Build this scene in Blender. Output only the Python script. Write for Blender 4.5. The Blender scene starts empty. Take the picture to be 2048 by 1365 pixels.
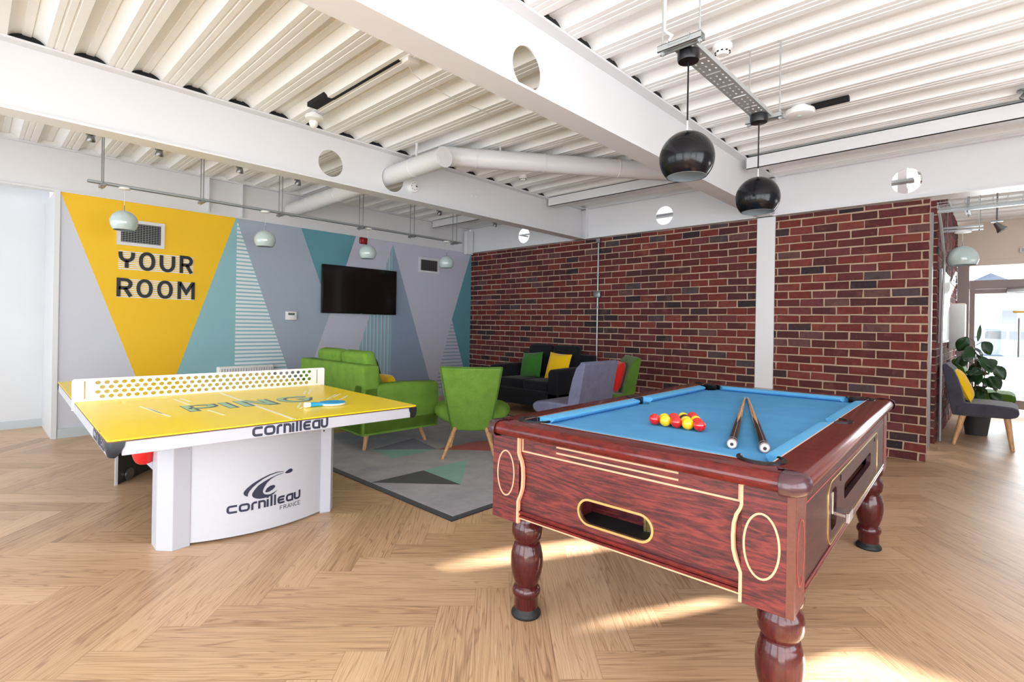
import bpy, bmesh, math, random
from mathutils import Vector, Matrix
random.seed(7)
S = bpy.context.scene
COL = S.collection
PI = math.pi
R = math.radians

# ------------------------------------------------------------------ helpers
def lin(c):
    c /= 255.0
    return c / 12.92 if c <= 0.04045 else ((c + 0.055) / 1.055) ** 2.4
def rgb(r, g, b):
    return (lin(r), lin(g), lin(b), 1.0)

class N:
    """tiny node-graph helper"""
    def __init__(self, mat):
        self.t = mat.node_tree
    def new(self, kind, **kw):
        n = self.t.nodes.new(kind)
        for k, v in kw.items():
            setattr(n, k, v)
        return n
    def link(self, a, b):
        self.t.links.new(a, b)
    def put(self, sock, v):
        if hasattr(v, 'links') or hasattr(v, 'is_linked'):
            self.link(v, sock)
        else:
            sock.default_value = v
    def m(self, op, a, b=0.0, c=None):
        n = self.new('ShaderNodeMath', operation=op)
        self.put(n.inputs[0], a); self.put(n.inputs[1], b)
        if c is not None: self.put(n.inputs[2], c)
        return n.outputs[0]
    def mix(self, f, a, b, blend='MIX'):
        n = self.new('ShaderNodeMix', data_type='RGBA', blend_type=blend)
        self.put(n.inputs[0], f); self.put(n.inputs[6], a); self.put(n.inputs[7], b)
        return n.outputs[2]
    def ramp(self, f, stops, interp='LINEAR'):
        n = self.new('ShaderNodeValToRGB')
        cr = n.color_ramp; cr.interpolation = interp
        while len(cr.elements) < len(stops): cr.elements.new(0.5)
        for e, (p, c) in zip(cr.elements, stops):
            e.position = p; e.color = c
        self.put(n.inputs[0], f)
        return n.outputs[0]
    def noise(self, vec, scale=5.0, detail=3.0, rough=0.5, dim='3D'):
        n = self.new('ShaderNodeTexNoise')
        n.inputs['Scale'].default_value = scale
        n.inputs['Detail'].default_value = detail
        n.inputs['Roughness'].default_value = rough
        if vec is not None: self.link(vec, n.inputs['Vector'])
        return n
    def coord(self, which='Object'):
        return self.new('ShaderNodeTexCoord').outputs[which]
    def scaled(self, vec, sx, sy, sz):
        n = self.new('ShaderNodeMapping')
        self.link(vec, n.inputs[0]); n.inputs['Scale'].default_value = (sx, sy, sz)
        return n.outputs[0]
    def bump(self, h, strength=0.2, dist=0.01):
        n = self.new('ShaderNodeBump')
        n.inputs['Strength'].default_value = strength; n.inputs['Distance'].default_value = dist
        self.link(h, n.inputs['Height'])
        return n.outputs[0]

MATS = {}
def mat(name, color=(0.8, 0.8, 0.8, 1), rough=0.5, metal=0.0, coat=0.0, spec=0.5, sheen=0.0):
    m = bpy.data.materials.new(name); m.use_nodes = True
    b = m.node_tree.nodes['Principled BSDF']
    b.inputs['Base Color'].default_value = color
    b.inputs['Roughness'].default_value = rough
    b.inputs['Metallic'].default_value = metal
    b.inputs['Coat Weight'].default_value = coat
    b.inputs['Coat Roughness'].default_value = 0.08
    b.inputs['Specular IOR Level'].default_value = spec
    b.inputs['Sheen Weight'].default_value = sheen
    MATS[name] = m
    return m
def bsdf(m): return m.node_tree.nodes['Principled BSDF']

def painted(name, color, rough=0.45, var=0.03, scale=3.0, bump=0.02):
    m = mat(name, color, rough)
    n = N(m); p = n.noise(n.coord(), scale, 4)
    dark = tuple(c * (1 - var * 2) for c in color[:3]) + (1,)
    n.link(n.mix(p.outputs[0], dark, color), bsdf(m).inputs['Base Color'])
    if bump:
        p2 = n.noise(n.coord(), 180, 2)
        n.link(n.bump(p2.outputs[0], bump, 0.003), bsdf(m).inputs['Normal'])
    return m

def fabric(name, color, color2, rough=0.95, scale=260, sheen=0.25, bump=0.35):
    m = mat(name, color, rough, sheen=sheen, spec=0.2)
    n = N(m); c = n.coord()
    a = n.noise(c, scale, 2, 0.7); b = n.noise(c, 9, 3)
    f = n.m('MULTIPLY_ADD', b.outputs[0], 0.35, n.m('MULTIPLY', a.outputs[0], 0.75))
    n.link(n.ramp(f, [(0.36, color2), (0.66, color)]), bsdf(m).inputs['Base Color'])
    n.link(n.bump(a.outputs[0], bump, 0.002), bsdf(m).inputs['Normal'])
    return m

def wood(name, cols, stretch=(2.0, 30.0, 30.0), rough=0.35, coat=0.0, coord='Object', fig=1.6, figw=0.35):
    """grain runs along the axis with the smallest stretch"""
    m = mat(name, cols[1], rough, coat=coat)
    n = N(m); c = n.scaled(n.coord(coord), *stretch)
    big = n.noise(c, 0.55, 3, 0.55); big.inputs['Distortion'].default_value = fig
    wv = n.m('FRACT', n.m('MULTIPLY', big.outputs[0], 7.0))
    tri = n.m('ABSOLUTE', n.m('SUBTRACT', wv, 0.5))
    fine = n.noise(c, 2.6, 4, 0.7); fine2 = n.noise(n.scaled(c, 2.2, 2.2, 2.2), 4.5, 2, 0.6)
    f = n.m('ADD', n.m('MULTIPLY', tri, figw), n.m('ADD', n.m('MULTIPLY', fine.outputs[0], 0.55), n.m('MULTIPLY', fine2.outputs[0], 0.35)))
    n.link(n.ramp(f, [(0.36, cols[0]), (0.52, cols[1]), (0.70, cols[2])]), bsdf(m).inputs['Base Color'])
    return m

class B:
    """bmesh collector"""
    def __init__(self):
        self.bm = bmesh.new(); self.mi = 0
    def _new(self, geom_verts):
        fs = set()
        for v in geom_verts:
            for f in v.link_faces: fs.add(f)
        for f in fs: f.material_index = self.mi
        return geom_verts
    def box(self, lo, hi, bev=0.0, seg=2, M=None):
        r = bmesh.ops.create_cube(self.bm, size=1.0)
        vs = r['verts']
        lo = Vector(lo); hi = Vector(hi); c = (lo + hi) / 2; d = hi - lo
        for v in vs: v.co = Vector((v.co.x * d.x, v.co.y * d.y, v.co.z * d.z)) + c
        if M is not None:
            for v in vs: v.co = M @ v.co
        self._new(vs)
        if bev > 0:
            es = list({e for v in vs for e in v.link_edges})
            bmesh.ops.bevel(self.bm, geom=es, offset=bev, segments=seg, profile=0.5, affect='EDGES')
        return self
    def quad(self, *pts):
        f = self.bm.faces.new([self.bm.verts.new(p) for p in pts]); f.material_index = self.mi
        return self
    def rings(self, loops, closed=True, cap=True):
        """connect successive vertex loops (lists of points)"""
        L = [[self.bm.verts.new(p) for p in lp] for lp in loops]
        n = len(L[0])
        for a, b in zip(L, L[1:]):
            for i in range(n if closed else n - 1):
                j = (i + 1) % n
                try:
                    f = self.bm.faces.new((a[i], a[j], b[j], b[i])); f.material_index = self.mi
                except ValueError: pass
        if cap and closed:
            for lp in (L[0][::-1], L[-1]):
                try:
                    f = self.bm.faces.new(lp); f.material_index = self.mi
                except ValueError: pass
        return self
    def lathe(self, prof, c=(0, 0, 0), n=28, cap=True, M=None):
        loops = []
        for r, z in prof:
            r = max(r, 1e-4)
            lp = [Vector((r * math.cos(2 * PI * i / n), r * math.sin(2 * PI * i / n), z)) for i in range(n)]
            lp = [(M @ p if M is not None else p + Vector(c)) for p in lp]
            loops.append(lp)
        return self.rings(loops, True, cap)
    def cyl(self, p0, p1, r0, r1=None, n=16, cap=True):
        r1 = r0 if r1 is None else r1
        p0 = Vector(p0); p1 = Vector(p1); d = (p1 - p0).normalized()
        a = d.orthogonal().normalized(); b = d.cross(a)
        ring = lambda p, r: [p + (a * math.cos(2 * PI * i / n) + b * math.sin(2 * PI * i / n)) * r for i in range(n)]
        return self.rings([ring(p0, r0), ring(p1, r1)], True, cap)
    def tube(self, pts, r, n=8, cap=True):
        pts = [Vector(p) for p in pts]; loops = []; prev = None
        for i, p in enumerate(pts):
            d = (pts[min(i + 1, len(pts) - 1)] - pts[max(i - 1, 0)]).normalized()
            if prev is None: a = d.orthogonal().normalized()
            else: a = (prev - d * prev.dot(d)).normalized()
            prev = a; b = d.cross(a)
            rr = r[i] if isinstance(r, (list, tuple)) else r
            loops.append([p + (a * math.cos(2 * PI * k / n) + b * math.sin(2 * PI * k / n)) * rr for k in range(n)])
        return self.rings(loops, True, cap)
    def sphere(self, c, r, seg=32, ring=20):
        res = bmesh.ops.create_uvsphere(self.bm, u_segments=seg, v_segments=ring, radius=1.0)
        rr = Vector(r) if isinstance(r, (list, tuple)) else Vector((r, r, r))
        for v in res['verts']: v.co = Vector((v.co.x * rr.x, v.co.y * rr.y, v.co.z * rr.z)) + Vector(c)
        self._new(res['verts']); return self
    def plate(self, outer, holes, to3, t0, t1):
        """2-D outline with holes, extruded; to3(u, v, w) -> point, w from t0 to t1"""
        fl = []
        sub = bmesh.new()
        def loop(pts):
            vs = [sub.verts.new((p[0], p[1], 0)) for p in pts]
            return [sub.edges.new((vs[i], vs[(i + 1) % len(vs)])) for i in range(len(vs))]
        es = loop(outer)
        for h in holes: es += loop(h)
        bmesh.ops.triangle_fill(sub, use_beauty=True, use_dissolve=False, edges=es)
        sub.verts.index_update()
        P = [(v.co.x, v.co.y) for v in sub.verts]
        top = [self.bm.verts.new(to3(u, v, t1)) for u, v in P]
        bot = [self.bm.verts.new(to3(u, v, t0)) for u, v in P]
        for f in sub.faces:
            idx = [v.index for v in f.verts]
            try:
                a = self.bm.faces.new([top[i] for i in idx]); a.material_index = self.mi
                b = self.bm.faces.new([bot[i] for i in reversed(idx)]); b.material_index = self.mi
            except ValueError: pass
        for e in sub.edges:
            if len(e.link_faces) == 1:
                i, j = e.verts[0].index, e.verts[1].index
                try:
                    s = self.bm.faces.new((top[i], top[j], bot[j], bot[i])); s.material_index = self.mi
                except ValueError: pass
        sub.free(); return self
    def poly(self, pts, to3, t0, t1):
        return self.plate(pts, [], to3, t0, t1)
    def ribbon(self, pts, w, to3, t0, t1, closed=False):
        """flat stroke of width w along a 2-D polyline, thickness t0..t1"""
        P = [Vector((p[0], p[1])) for p in pts]
        n = len(P); L = []; Rr = []
        for i in range(n):
            if closed:
                a, b = P[i] - P[i - 1], P[(i + 1) % n] - P[i]
            else:
                a = P[i] - P[i - 1] if i else P[1] - P[0]
                b = P[i + 1] - P[i] if i < n - 1 else P[-1] - P[-2]
            a.normalize(); b.normalize()
            na, nb = Vector((-a.y, a.x)), Vector((-b.y, b.x))
            m = na + nb
            if m.length < 1e-6: m = na
            m.normalize(); k = min(1.0 / max(m.dot(na), 0.35), 2.2)
            L.append(P[i] + m * w / 2 * k); Rr.append(P[i] - m * w / 2 * k)
        loops = [[to3(l.x, l.y, t0), to3(l.x, l.y, t1), to3(r.x, r.y, t1), to3(r.x, r.y, t0)] for l, r in zip(L, Rr)]
        if closed: loops.append(loops[0])
        return self.rings(loops, True, not closed)
    def xform(self, M):
        bmesh.ops.transform(self.bm, matrix=M, verts=self.bm.verts[:]); return self

def obj(name, b, m, parent=None, smooth=35, bev=0.0, sub=0, loc=None):
    """link the collected shape as ONE mesh object"""
    bm = b.bm if isinstance(b, B) else b
    bmesh.ops.remove_doubles(bm, verts=bm.verts[:], dist=1e-5)
    bmesh.ops.recalc_face_normals(bm, faces=bm.faces[:])
    me = bpy.data.meshes.new(name); bm.to_mesh(me); bm.free()
    for mm in (m if isinstance(m, (list, tuple)) else [m]): me.materials.append(mm)
    if smooth:
        me.shade_smooth()
        me.set_sharp_from_angle(angle=R(smooth))
    o = bpy.data.objects.new(name, me); COL.objects.link(o)
    if parent: o.parent = parent
    if loc: o.location = loc
    if bev:
        md = o.modifiers.new('Bevel', 'BEVEL'); md.width = bev; md.segments = 2; md.limit_method = 'ANGLE'
    if sub:
        md = o.modifiers.new('Subdivision', 'SUBSURF'); md.levels = sub; md.render_levels = sub
    return o
def tag(o, label, cat, group=None, kind=None):
    if label: o['label'] = label
    if cat: o['category'] = cat
    if group: o['group'] = group
    if kind: o['kind'] = kind
    return o
def thing(name, label, cat, loc=(0, 0, 0), rz=0.0, group=None):
    o = bpy.data.objects.new(name, None); COL.objects.link(o)
    o.empty_display_size = 0.1
    o.location = loc; o.rotation_euler = (0, 0, rz)
    return tag(o, label, cat, group)
def struct(name, b, m, parent=None, **kw):
    o = obj(name, b, m, parent, **kw)
    if not parent: o['kind'] = 'structure'
    return o
def dup(root, loc=None, rz=None, label=None, group=None):
    r = root.copy(); COL.objects.link(r)
    if loc is not None: r.location = loc
    if rz is not None: r.rotation_euler = (0, 0, rz)
    if label: r['label'] = label
    if group: r['group'] = group
    for ch in list(root.children):
        c = ch.copy(); COL.objects.link(c); c.parent = r
        for g in list(ch.children):
            d = g.copy(); COL.objects.link(d); d.parent = c
    return r

def arc(cx, cy, rx, ry, a0, a1, n=10):
    return [(cx + rx * math.cos(R(a0 + (a1 - a0) * i / n)), cy + ry * math.sin(R(a0 + (a1 - a0) * i / n))) for i in range(n + 1)]
def circle(cx, cy, r, n=32):
    return [(cx + r * math.cos(2 * PI * i / n), cy + r * math.sin(2 * PI * i / n)) for i in range(n)]
def ellipse(cx, cy, rx, ry, n=40):
    return [(cx + rx * math.cos(2 * PI * i / n), cy + ry * math.sin(2 * PI * i / n)) for i in range(n)]
def rrect(x0, y0, x1, y1, r, n=6):
    r = max(r, 1e-4)
    return (arc(x1 - r, y1 - r, r, r, 0, 90, n) + arc(x0 + r, y1 - r, r, r, 90, 180, n)
            + arc(x0 + r, y0 + r, r, r, 180, 270, n) + arc(x1 - r, y0 + r, r, r, 270, 360, n))
def stadium(x0, y0, x1, y1, n=12):
    r = (y1 - y0) / 2
    return arc(x1 - r, y0 + r, r, r, -90, 90, n) + arc(x0 + r, y0 + r, r, r, 90, 270, n)
XY = lambda u, v, w: Vector((u, v, w))
def soft(lo, hi, r, seg=3):
    return B().box(lo, hi, r, seg)
def pillow(w, h, t, n=14, pinch=0.06):
    """square scatter cushion standing in the local x-z plane, thick along y, base at z = 0"""
    b = B(); grid = {}
    for side in (1, -1):
        for i in range(n + 1):
            for j in range(n + 1):
                u = i / n * 2 - 1; v = j / n * 2 - 1
                th = max((1 - abs(u) ** 3.2) * (1 - abs(v) ** 3.2), 0) ** 0.55
                px = u * (1 - pinch * (1 - v * v)); pz = v * (1 - pinch * (1 - u * u))
                wob = 0.05 * math.sin(3.1 * u + 2 * v) * th
                grid[side, i, j] = b.bm.verts.new((px * w / 2, side * (t / 2) * (th + wob), pz * h / 2 + h / 2))
    for side in (1, -1):
        for i in range(n):
            for j in range(n):
                q = [grid[side, i, j], grid[side, i + 1, j], grid[side, i + 1, j + 1], grid[side, i, j + 1]]
                b.bm.faces.new(q if side < 0 else q[::-1])
    return b
# ------------------------------------------------------------------ materials
def floor_material():
    m = mat('herringbone_floor', rgb(190, 150, 112), 0.32); n = N(m)
    c = n.coord(); sep = n.new('ShaderNodeSeparateXYZ'); n.link(c, sep.inputs[0])
    x, y = sep.outputs[0], sep.outputs[1]
    w = 0.152; k0 = 1 / (w * math.sqrt(2))
    U = n.m('ADD', n.m('MULTIPLY', n.m('SUBTRACT', x, y), k0), FLOOR_PH[0])
    V = n.m('ADD', n.m('MULTIPLY', n.m('ADD', x, y), k0), FLOOR_PH[1])
    i, j = n.m('FLOOR', U), n.m('FLOOR', V)
    k = n.m('FLOORED_MODULO', n.m('SUBTRACT', i, j), 12.0)
    h = n.m('LESS_THAN', k, 5.5); g = n.m('SUBTRACT', 1.0, h)
    def sel(a, b): return n.m('ADD', n.m('MULTIPLY', a, h), n.m('MULTIPLY', b, g))
    back = n.m('SUBTRACT', 11.0, k)
    a0 = sel(n.m('SUBTRACT', i, k), i)
    b0 = sel(j, n.m('SUBTRACT', j, back))
    along = n.m('SUBTRACT', sel(U, V), sel(a0, b0))
    across = sel(n.m('FRACT', V), n.m('FRACT', U))
    cid = n.new('ShaderNodeCombineXYZ'); n.link(a0, cid.inputs[0]); n.link(b0, cid.inputs[1]); n.link(h, cid.inputs[2])
    wn = n.new('ShaderNodeTexWhiteNoise', noise_dimensions='3D'); n.link(cid.outputs[0], wn.inputs[0])
    rnd = wn.outputs[0]
    gv = n.new('ShaderNodeCombineXYZ')
    n.link(n.m('MULTIPLY_ADD', along, 0.152, n.m('MULTIPLY', rnd, 61.0)), gv.inputs[0])
    n.link(n.m('MULTIPLY', across, 0.152), gv.inputs[1]); n.link(n.m('MULTIPLY', rnd, 17.0), gv.inputs[2])
    v = n.scaled(gv.outputs[0], 0.9, 17, 1)
    big = n.noise(v, 0.8, 2, 0.45); big.inputs['Distortion'].default_value = 0.7
    tri = n.m('ABSOLUTE', n.m('SUBTRACT', n.m('FRACT', n.m('MULTIPLY', big.outputs[0], 15.0)), 0.5))
    line = n.m('SMOOTH_MAX', n.m('MULTIPLY', n.m('SUBTRACT', tri, 0.30), 5.0), 0.0, 0.15)
    fine = n.noise(n.scaled(gv.outputs[0], 2.2, 190, 1), 1.6, 3, 0.65)
    f = n.m('ADD', n.m('MULTIPLY', fine.outputs[0], 0.70), n.m('MULTIPLY', rnd, 0.17))
    f = n.m('SUBTRACT', f, n.m('MULTIPLY', line, 0.17))
    col = n.ramp(f, [(0.12, rgb(134, 100, 74)), (0.40, rgb(192, 155, 120)), (0.66, rgb(217, 184, 151))])
    ex = n.m('MINIMUM', across, n.m('SUBTRACT', 1.0, across))
    ey = n.m('MINIMUM', along, n.m('SUBTRACT', 6.0, along))
    seam = n.m('LESS_THAN', n.m('MINIMUM', ex, ey), 0.009)
    col = n.mix(n.m('MULTIPLY', seam, 0.4), col, rgb(104, 74, 50))
    n.link(col, bsdf(m).inputs['Base Color'])
    n.link(n.m('MULTIPLY_ADD', fine.outputs[0], 0.18, 0.28), bsdf(m).inputs['Roughness'])
    hgt = n.m('SUBTRACT', n.m('MULTIPLY', fine.outputs[0], 0.5), n.m('MULTIPLY', seam, 0.6))
    n.link(n.bump(hgt, 0.12, 0.002), bsdf(m).inputs['Normal'])
    return m
FLOOR_PH = (0.51, -8.49)
M_floor = floor_material()

def brick_material(name, stops, speck=0.5):
    m = mat(name, rgb(120, 52, 46), 0.85, spec=0.25); n = N(m)
    geo = n.new('ShaderNodeNewGeometry')
    col = n.ramp(geo.outputs['Random Per Island'], stops, 'CONSTANT')
    c = n.coord()
    a = n.noise(c, 22, 4, 0.65); b = n.noise(c, 7, 3)
    dk = n.mix(n.m('MULTIPLY', n.m('SMOOTH_MAX', n.m('SUBTRACT', a.outputs[0], 0.45), 0.0, 0.05), 2.0), col, rgb(58, 38, 38))
    lt = n.mix(n.m('MULTIPLY', n.m('GREATER_THAN', n.noise(c, 60, 3, 0.7).outputs[0], 0.66), speck * 0.5), dk, rgb(176, 138, 124))
    lt = n.mix(n.m('MULTIPLY', n.m('SMOOTH_MAX', n.m('SUBTRACT', b.outputs[0], 0.58), 0.0, 0.03), 1.5), lt, rgb(150, 100, 92))
    n.link(lt, bsdf(m).inputs['Base Color'])
    n.link(n.bump(a.outputs[0], 0.5, 0.006), bsdf(m).inputs['Normal'])
    return m
_R = [(0.0, rgb(101, 44, 41)), (0.16, rgb(84, 40, 40)), (0.30, rgb(110, 48, 42)), (0.44, rgb(77, 42, 42)), (0.56, rgb(117, 57, 50)),
      (0.66, rgb(92, 46, 45)), (0.76, rgb(60, 46, 49)), (0.82, rgb(103, 53, 55)), (0.90, rgb(46, 39, 44)), (0.94, rgb(97, 66, 64)), (0.98, rgb(75, 63, 66))]
M_brick = brick_material('reclaimed_red_brick', _R)
M_mortar = painted('lime_mortar', rgb(186, 160, 138), 0.95, 0.08, 30, 0.3)

M_white = painted('white_wall_paint', rgb(216, 219, 222), 0.5)
M_beam = painted('white_steel_paint', rgb(220, 221, 224), 0.38, 0.015, 2.0)
M_deck = painted('white_sprayed_deck', rgb(234, 235, 234), 0.42, 0.02, 6.0)
M_foam = mat('black_foam_closer', rgb(22, 22, 26), 0.9)
M_base = painted('grey_skirting_paint', rgb(190, 200, 204), 0.4)
M_beige = painted('warm_cream_paint', rgb(226, 214, 202), 0.55)
# mural inks
def ink(name, c): return painted(name, c, 0.55, 0.015, 2.0, 0.015)
M_ink = [ink('mural_pale_grey', rgb(200, 204, 216)), ink('mural_yellow', rgb(238, 190, 8)), ink('mural_teal', rgb(140, 186, 195)),
         ink('mural_mid_grey', rgb(160, 172, 188)), ink('mural_white', rgb(226, 232, 236)), ink('mural_deep_teal', rgb(94, 150, 164)), ink('mural_lilac_grey', rgb(192, 194, 210)),
         ink('mural_blue_grey', rgb(140, 158, 180))]
M_black = mat('matt_black_lettering', rgb(20, 22, 26), 0.5)
M_navy = mat('navy_print', rgb(38, 44, 66), 0.45)
M_galv = painted('galvanised_steel', rgb(176, 182, 184), 0.35, 0.06, 40, 0.03); bsdf(M_galv).inputs['Metallic'].default_value = 0.45
M_steel = mat('grey_steel', rgb(150, 152, 154), 0.35, metal=0.9)
M_chrome = mat('chrome', rgb(220, 222, 226), 0.12, metal=1.0)
M_brass = mat('brass_trim', rgb(232, 206, 140), 0.22, metal=0.9)
M_blackgloss = mat('black_gloss_enamel', rgb(9, 10, 16), 0.18, coat=0.0, spec=0.28)
M_blackplastic = mat('black_plastic', rgb(13, 13, 16), 0.3, spec=0.35)
M_rubber = mat('black_rubber', rgb(18, 18, 20), 0.6)
M_shadein = mat('shade_lining', rgb(150, 160, 164), 0.6)
M_lampgrey = mat('pale_grey_gloss_enamel', rgb(186, 204, 204), 0.16, coat=0.8)
M_whiteplastic = mat('white_plastic', rgb(236, 236, 234), 0.35)
M_red = mat('red_plastic', rgb(200, 18, 24), 0.3, coat=0.4)
M_darkred = mat('dark_red_plastic', rgb(130, 22, 26), 0.35)
M_laminate = mat('yellow_laminate', rgb(252, 222, 24), 0.34, coat=0.08, spec=0.4)
M_line = mat('white_line', rgb(248, 244, 220), 0.4)
M_pgreen = mat('print_green', rgb(160, 202, 168), 0.4)
M_pdark = mat('print_slate', rgb(74, 92, 96), 0.4)
M_alu = painted('light_grey_powder_coat', rgb(190, 193, 204), 0.36, 0.03, 8, 0.03)
M_panel = painted('silver_grey_panel', rgb(196, 199, 208), 0.42, 0.03, 60, 0.05)
M_paneldark = mat('dark_inner_panel', rgb(58, 58, 54), 0.3)
M_net = mat('white_net_steel', rgb(244, 244, 248), 0.35)
M_edgeband = mat('brown_edge_band', rgb(104, 66, 40), 0.5)
M_cap = mat('dark_slate_cap', rgb(26, 34, 42), 0.4)
M_blue = mat('blue_rubber', rgb(40, 168, 228), 0.4)
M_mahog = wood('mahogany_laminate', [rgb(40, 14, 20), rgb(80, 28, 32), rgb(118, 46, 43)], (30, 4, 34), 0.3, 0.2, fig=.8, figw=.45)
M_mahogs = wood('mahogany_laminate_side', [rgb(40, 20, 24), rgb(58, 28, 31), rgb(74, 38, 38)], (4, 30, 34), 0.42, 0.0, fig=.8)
M_rail = wood('polished_mahogany', [rgb(70, 14, 14), rgb(98, 24, 22), rgb(118, 34, 28)], (10, 4, 10), 0.16, 0.1, fig=.4, figw=.1); bsdf(M_rail).inputs['Specular IOR Level'].default_value = 0.4
M_leg = wood('turned_mahogany', [rgb(54, 16, 18), rgb(74, 22, 23), rgb(92, 30, 28)], (22, 22, 2), 0.16, 0.0, fig=.3, figw=.1)
M_plum = mat('plum_plastic_corner', rgb(66, 36, 44), 0.25, coat=0.15)
M_inlay = mat('tan_inlay', rgb(224, 166, 134), 0.45)
M_edgewood = painted('pale_edge_strip', rgb(112, 64, 50), 0.5, 0.18, 120)
M_cloth = fabric('blue_baize', rgb(84, 153, 204), rgb(70, 138, 190), 0.95, 420, 0.0, 0.12)
M_cushion = fabric('blue_cushion_cloth', rgb(98, 172, 220), rgb(86, 160, 210), 0.95, 420, 0.0, 0.12)
M_baizeedge = mat('pale_rail_edge', rgb(214, 188, 170), 0.5)
M_hole = mat('dark_recess', rgb(12, 12, 14), 0.8)
M_green = fabric('lime_green_wool', rgb(120, 160, 66), rgb(86, 124, 42), sheen=.0)
M_dgreen = fabric('moss_green_wool', rgb(84, 122, 40), rgb(54, 88, 24))
M_cgreen = fabric('leaf_green_cotton', rgb(58, 118, 44), rgb(44, 98, 34), bump=0.15)
M_cyellow = fabric('yellow_cotton', rgb(246, 200, 20), rgb(232, 180, 10), bump=0.15)
M_cred = fabric('scarlet_cotton', rgb(210, 36, 28), rgb(184, 24, 20), bump=0.15)
M_blackfab = fabric('black_weave', rgb(30, 31, 36), rgb(20, 21, 25), sheen=0.1)
M_grey = fabric('blue_grey_weave', rgb(124, 126, 152), rgb(92, 94, 122), sheen=.05)
M_dgrey = fabric('charcoal_weave', rgb(78, 78, 92), rgb(54, 54, 66))
M_oak = wood('pale_oak', [rgb(172, 122, 80), rgb(206, 158, 112), rgb(222, 178, 134)], (20, 20, 2), 0.4)
M_tv = mat('tv_screen', rgb(6, 6, 9), 0.12, coat=0.3)
M_ventdark = mat('vent_void', rgb(22, 22, 24), 0.8)
M_leaf = mat('dark_glossy_leaf', rgb(28, 62, 26), 0.3)
M_stem = mat('brown_stem', rgb(88, 70, 46), 0.8)
M_pot = mat('charcoal_pot', rgb(60, 60, 64), 0.6)
M_frame = painted('mauve_grey_frame', rgb(150, 138, 138), 0.45)
M_dice = [mat('snooker_red', rgb(214, 14, 16), 0.1, coat=1.0), mat('ball_yellow', rgb(252, 206, 6), 0.1, coat=1.0), mat('ball_black', rgb(14, 14, 16), 0.1, coat=1.0)]
M_ash = wood('cue_ash', [rgb(190, 138, 88), rgb(212, 164, 112), rgb(226, 184, 136)], (3, 60, 60), 0.25, 0.5)
M_ebony = mat('cue_ebony', rgb(18, 12, 12), 0.2, coat=0.1)
M_board = mat('whiteboard', rgb(226, 236, 234), 0.2)
M_glass = bpy.data.materials.new('clear_glass'); M_glass.use_nodes = True
_n = N(M_glass); M_glass.node_tree.nodes.remove(bsdf(M_glass))
_tr = _n.new('ShaderNodeBsdfTransparent'); _gl = _n.new('ShaderNodeBsdfGlossy'); _gl.inputs['Roughness'].default_value = 0.02
_mx = _n.new('ShaderNodeMixShader'); _mx.inputs[0].default_value = 0.06
_tr.inputs[0].default_value = (0.94, 0.97, 0.98, 1)
_n.link(_tr.outputs[0], _mx.inputs[1]); _n.link(_gl.outputs[0], _mx.inputs[2])
_n.link(_mx.outputs[0], M_glass.node_tree.nodes['Material Output'].inputs['Surface'])
M_tarmac = painted('pale_tarmac', rgb(196, 198, 202), 0.9, 0.05, 2, 0.1)
M_render = painted('pale_house_render', rgb(232, 230, 226), 0.8)
M_slate = painted('blue_slate_roof', rgb(112, 122, 142), 0.7, 0.06, 4)
M_carblue = mat('blue_grey_car_paint', rgb(122, 140, 164), 0.25, coat=0.8)
M_carglass = mat('car_glass', rgb(60, 74, 88), 0.1)
def rug_mat(name, c, c2):
    m = mat(name, c, 0.95, spec=0.2, sheen=0.15); n = N(m); k = n.coord()
    a = n.noise(k, 3.2, 6, 0.7); b = n.noise(k, 240, 2)
    f = n.m('MULTIPLY_ADD', b.outputs[0], 0.4, n.m('MULTIPLY', a.outputs[0], 0.7))
    n.link(n.ramp(f, [(0.38, c2), (0.7, c)]), bsdf(m).inputs['Base Color'])
    n.link(n.bump(b.outputs[0], 0.3, 0.002), bsdf(m).inputs['Normal']); return m
M_rug = [rug_mat('rug_mottled_grey', rgb(168, 166, 172), rgb(134, 132, 140)), rug_mat('rug_black', rgb(30, 31, 34), rgb(24, 25, 28)),
         rug_mat('rug_mint', rgb(126, 172, 164), rgb(104, 150, 142)), rug_mat('rug_rust', rgb(190, 72, 42), rgb(168, 58, 34)),
         rug_mat('rug_yellow', rgb(230, 176, 30), rgb(212, 158, 20)), rug_mat('rug_slate', rgb(112, 112, 128), rgb(94, 94, 110))]
# ------------------------------------------------------------------ the room
XB, YM = 6.07, 6.75            # brick wall plane, mural wall plane
ZB, ZD = 2.435, 2.87           # beam underside, deck underside
X0, X1, Y0, Y1 = -2.2, 10.5, -2.6, 7.62

b = B().box((X0 - 0.1, Y0 - 0.1, -0.06), (X1 + 0.02, Y1 + 0.1, 0.0))
struct('floor', b, M_floor, smooth=0)

# ceiling: ribbed steel deck, ribs running along y
def deck(b, xa, xb, ya, yb, ph):
    dome = lambda u: .044 * max(1 - ((u - .0865) / .0865) ** 2, 0) ** .62
    prof = [(u, dome(u)) for u in (0, .003, .009, .018, .03, .046, .064)] + [(.067, .036), (.106, .036)] + [(u, dome(u)) for u in (.109, .127, .143, .155, .164, .170, .173)]
    prof += [(.203, 0), (.205, .004), (.214, .004), (.216, 0), (.245, 0), (.247, .004), (.256, .004), (.258, 0)]
    p = 0.3017; k = math.floor((xa - ph) / p); pts = []
    while ph + k * p < xb:
        pts += [(ph + k * p + u, ZD + v) for u, v in prof]; k += 1
    pts = [q for q in pts if xa <= q[0] <= xb]
    b.rings([[(x, ya, z) for x, z in pts], [(x, yb, z) for x, z in pts]], closed=False)
b = B(); deck(b, X0, 6.3, Y0, 1.9, 2.125); deck(b, X0, 6.3, 1.9, Y1, 0.149); deck(b, 6.1, X1, Y0, .66, 2.125)
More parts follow.
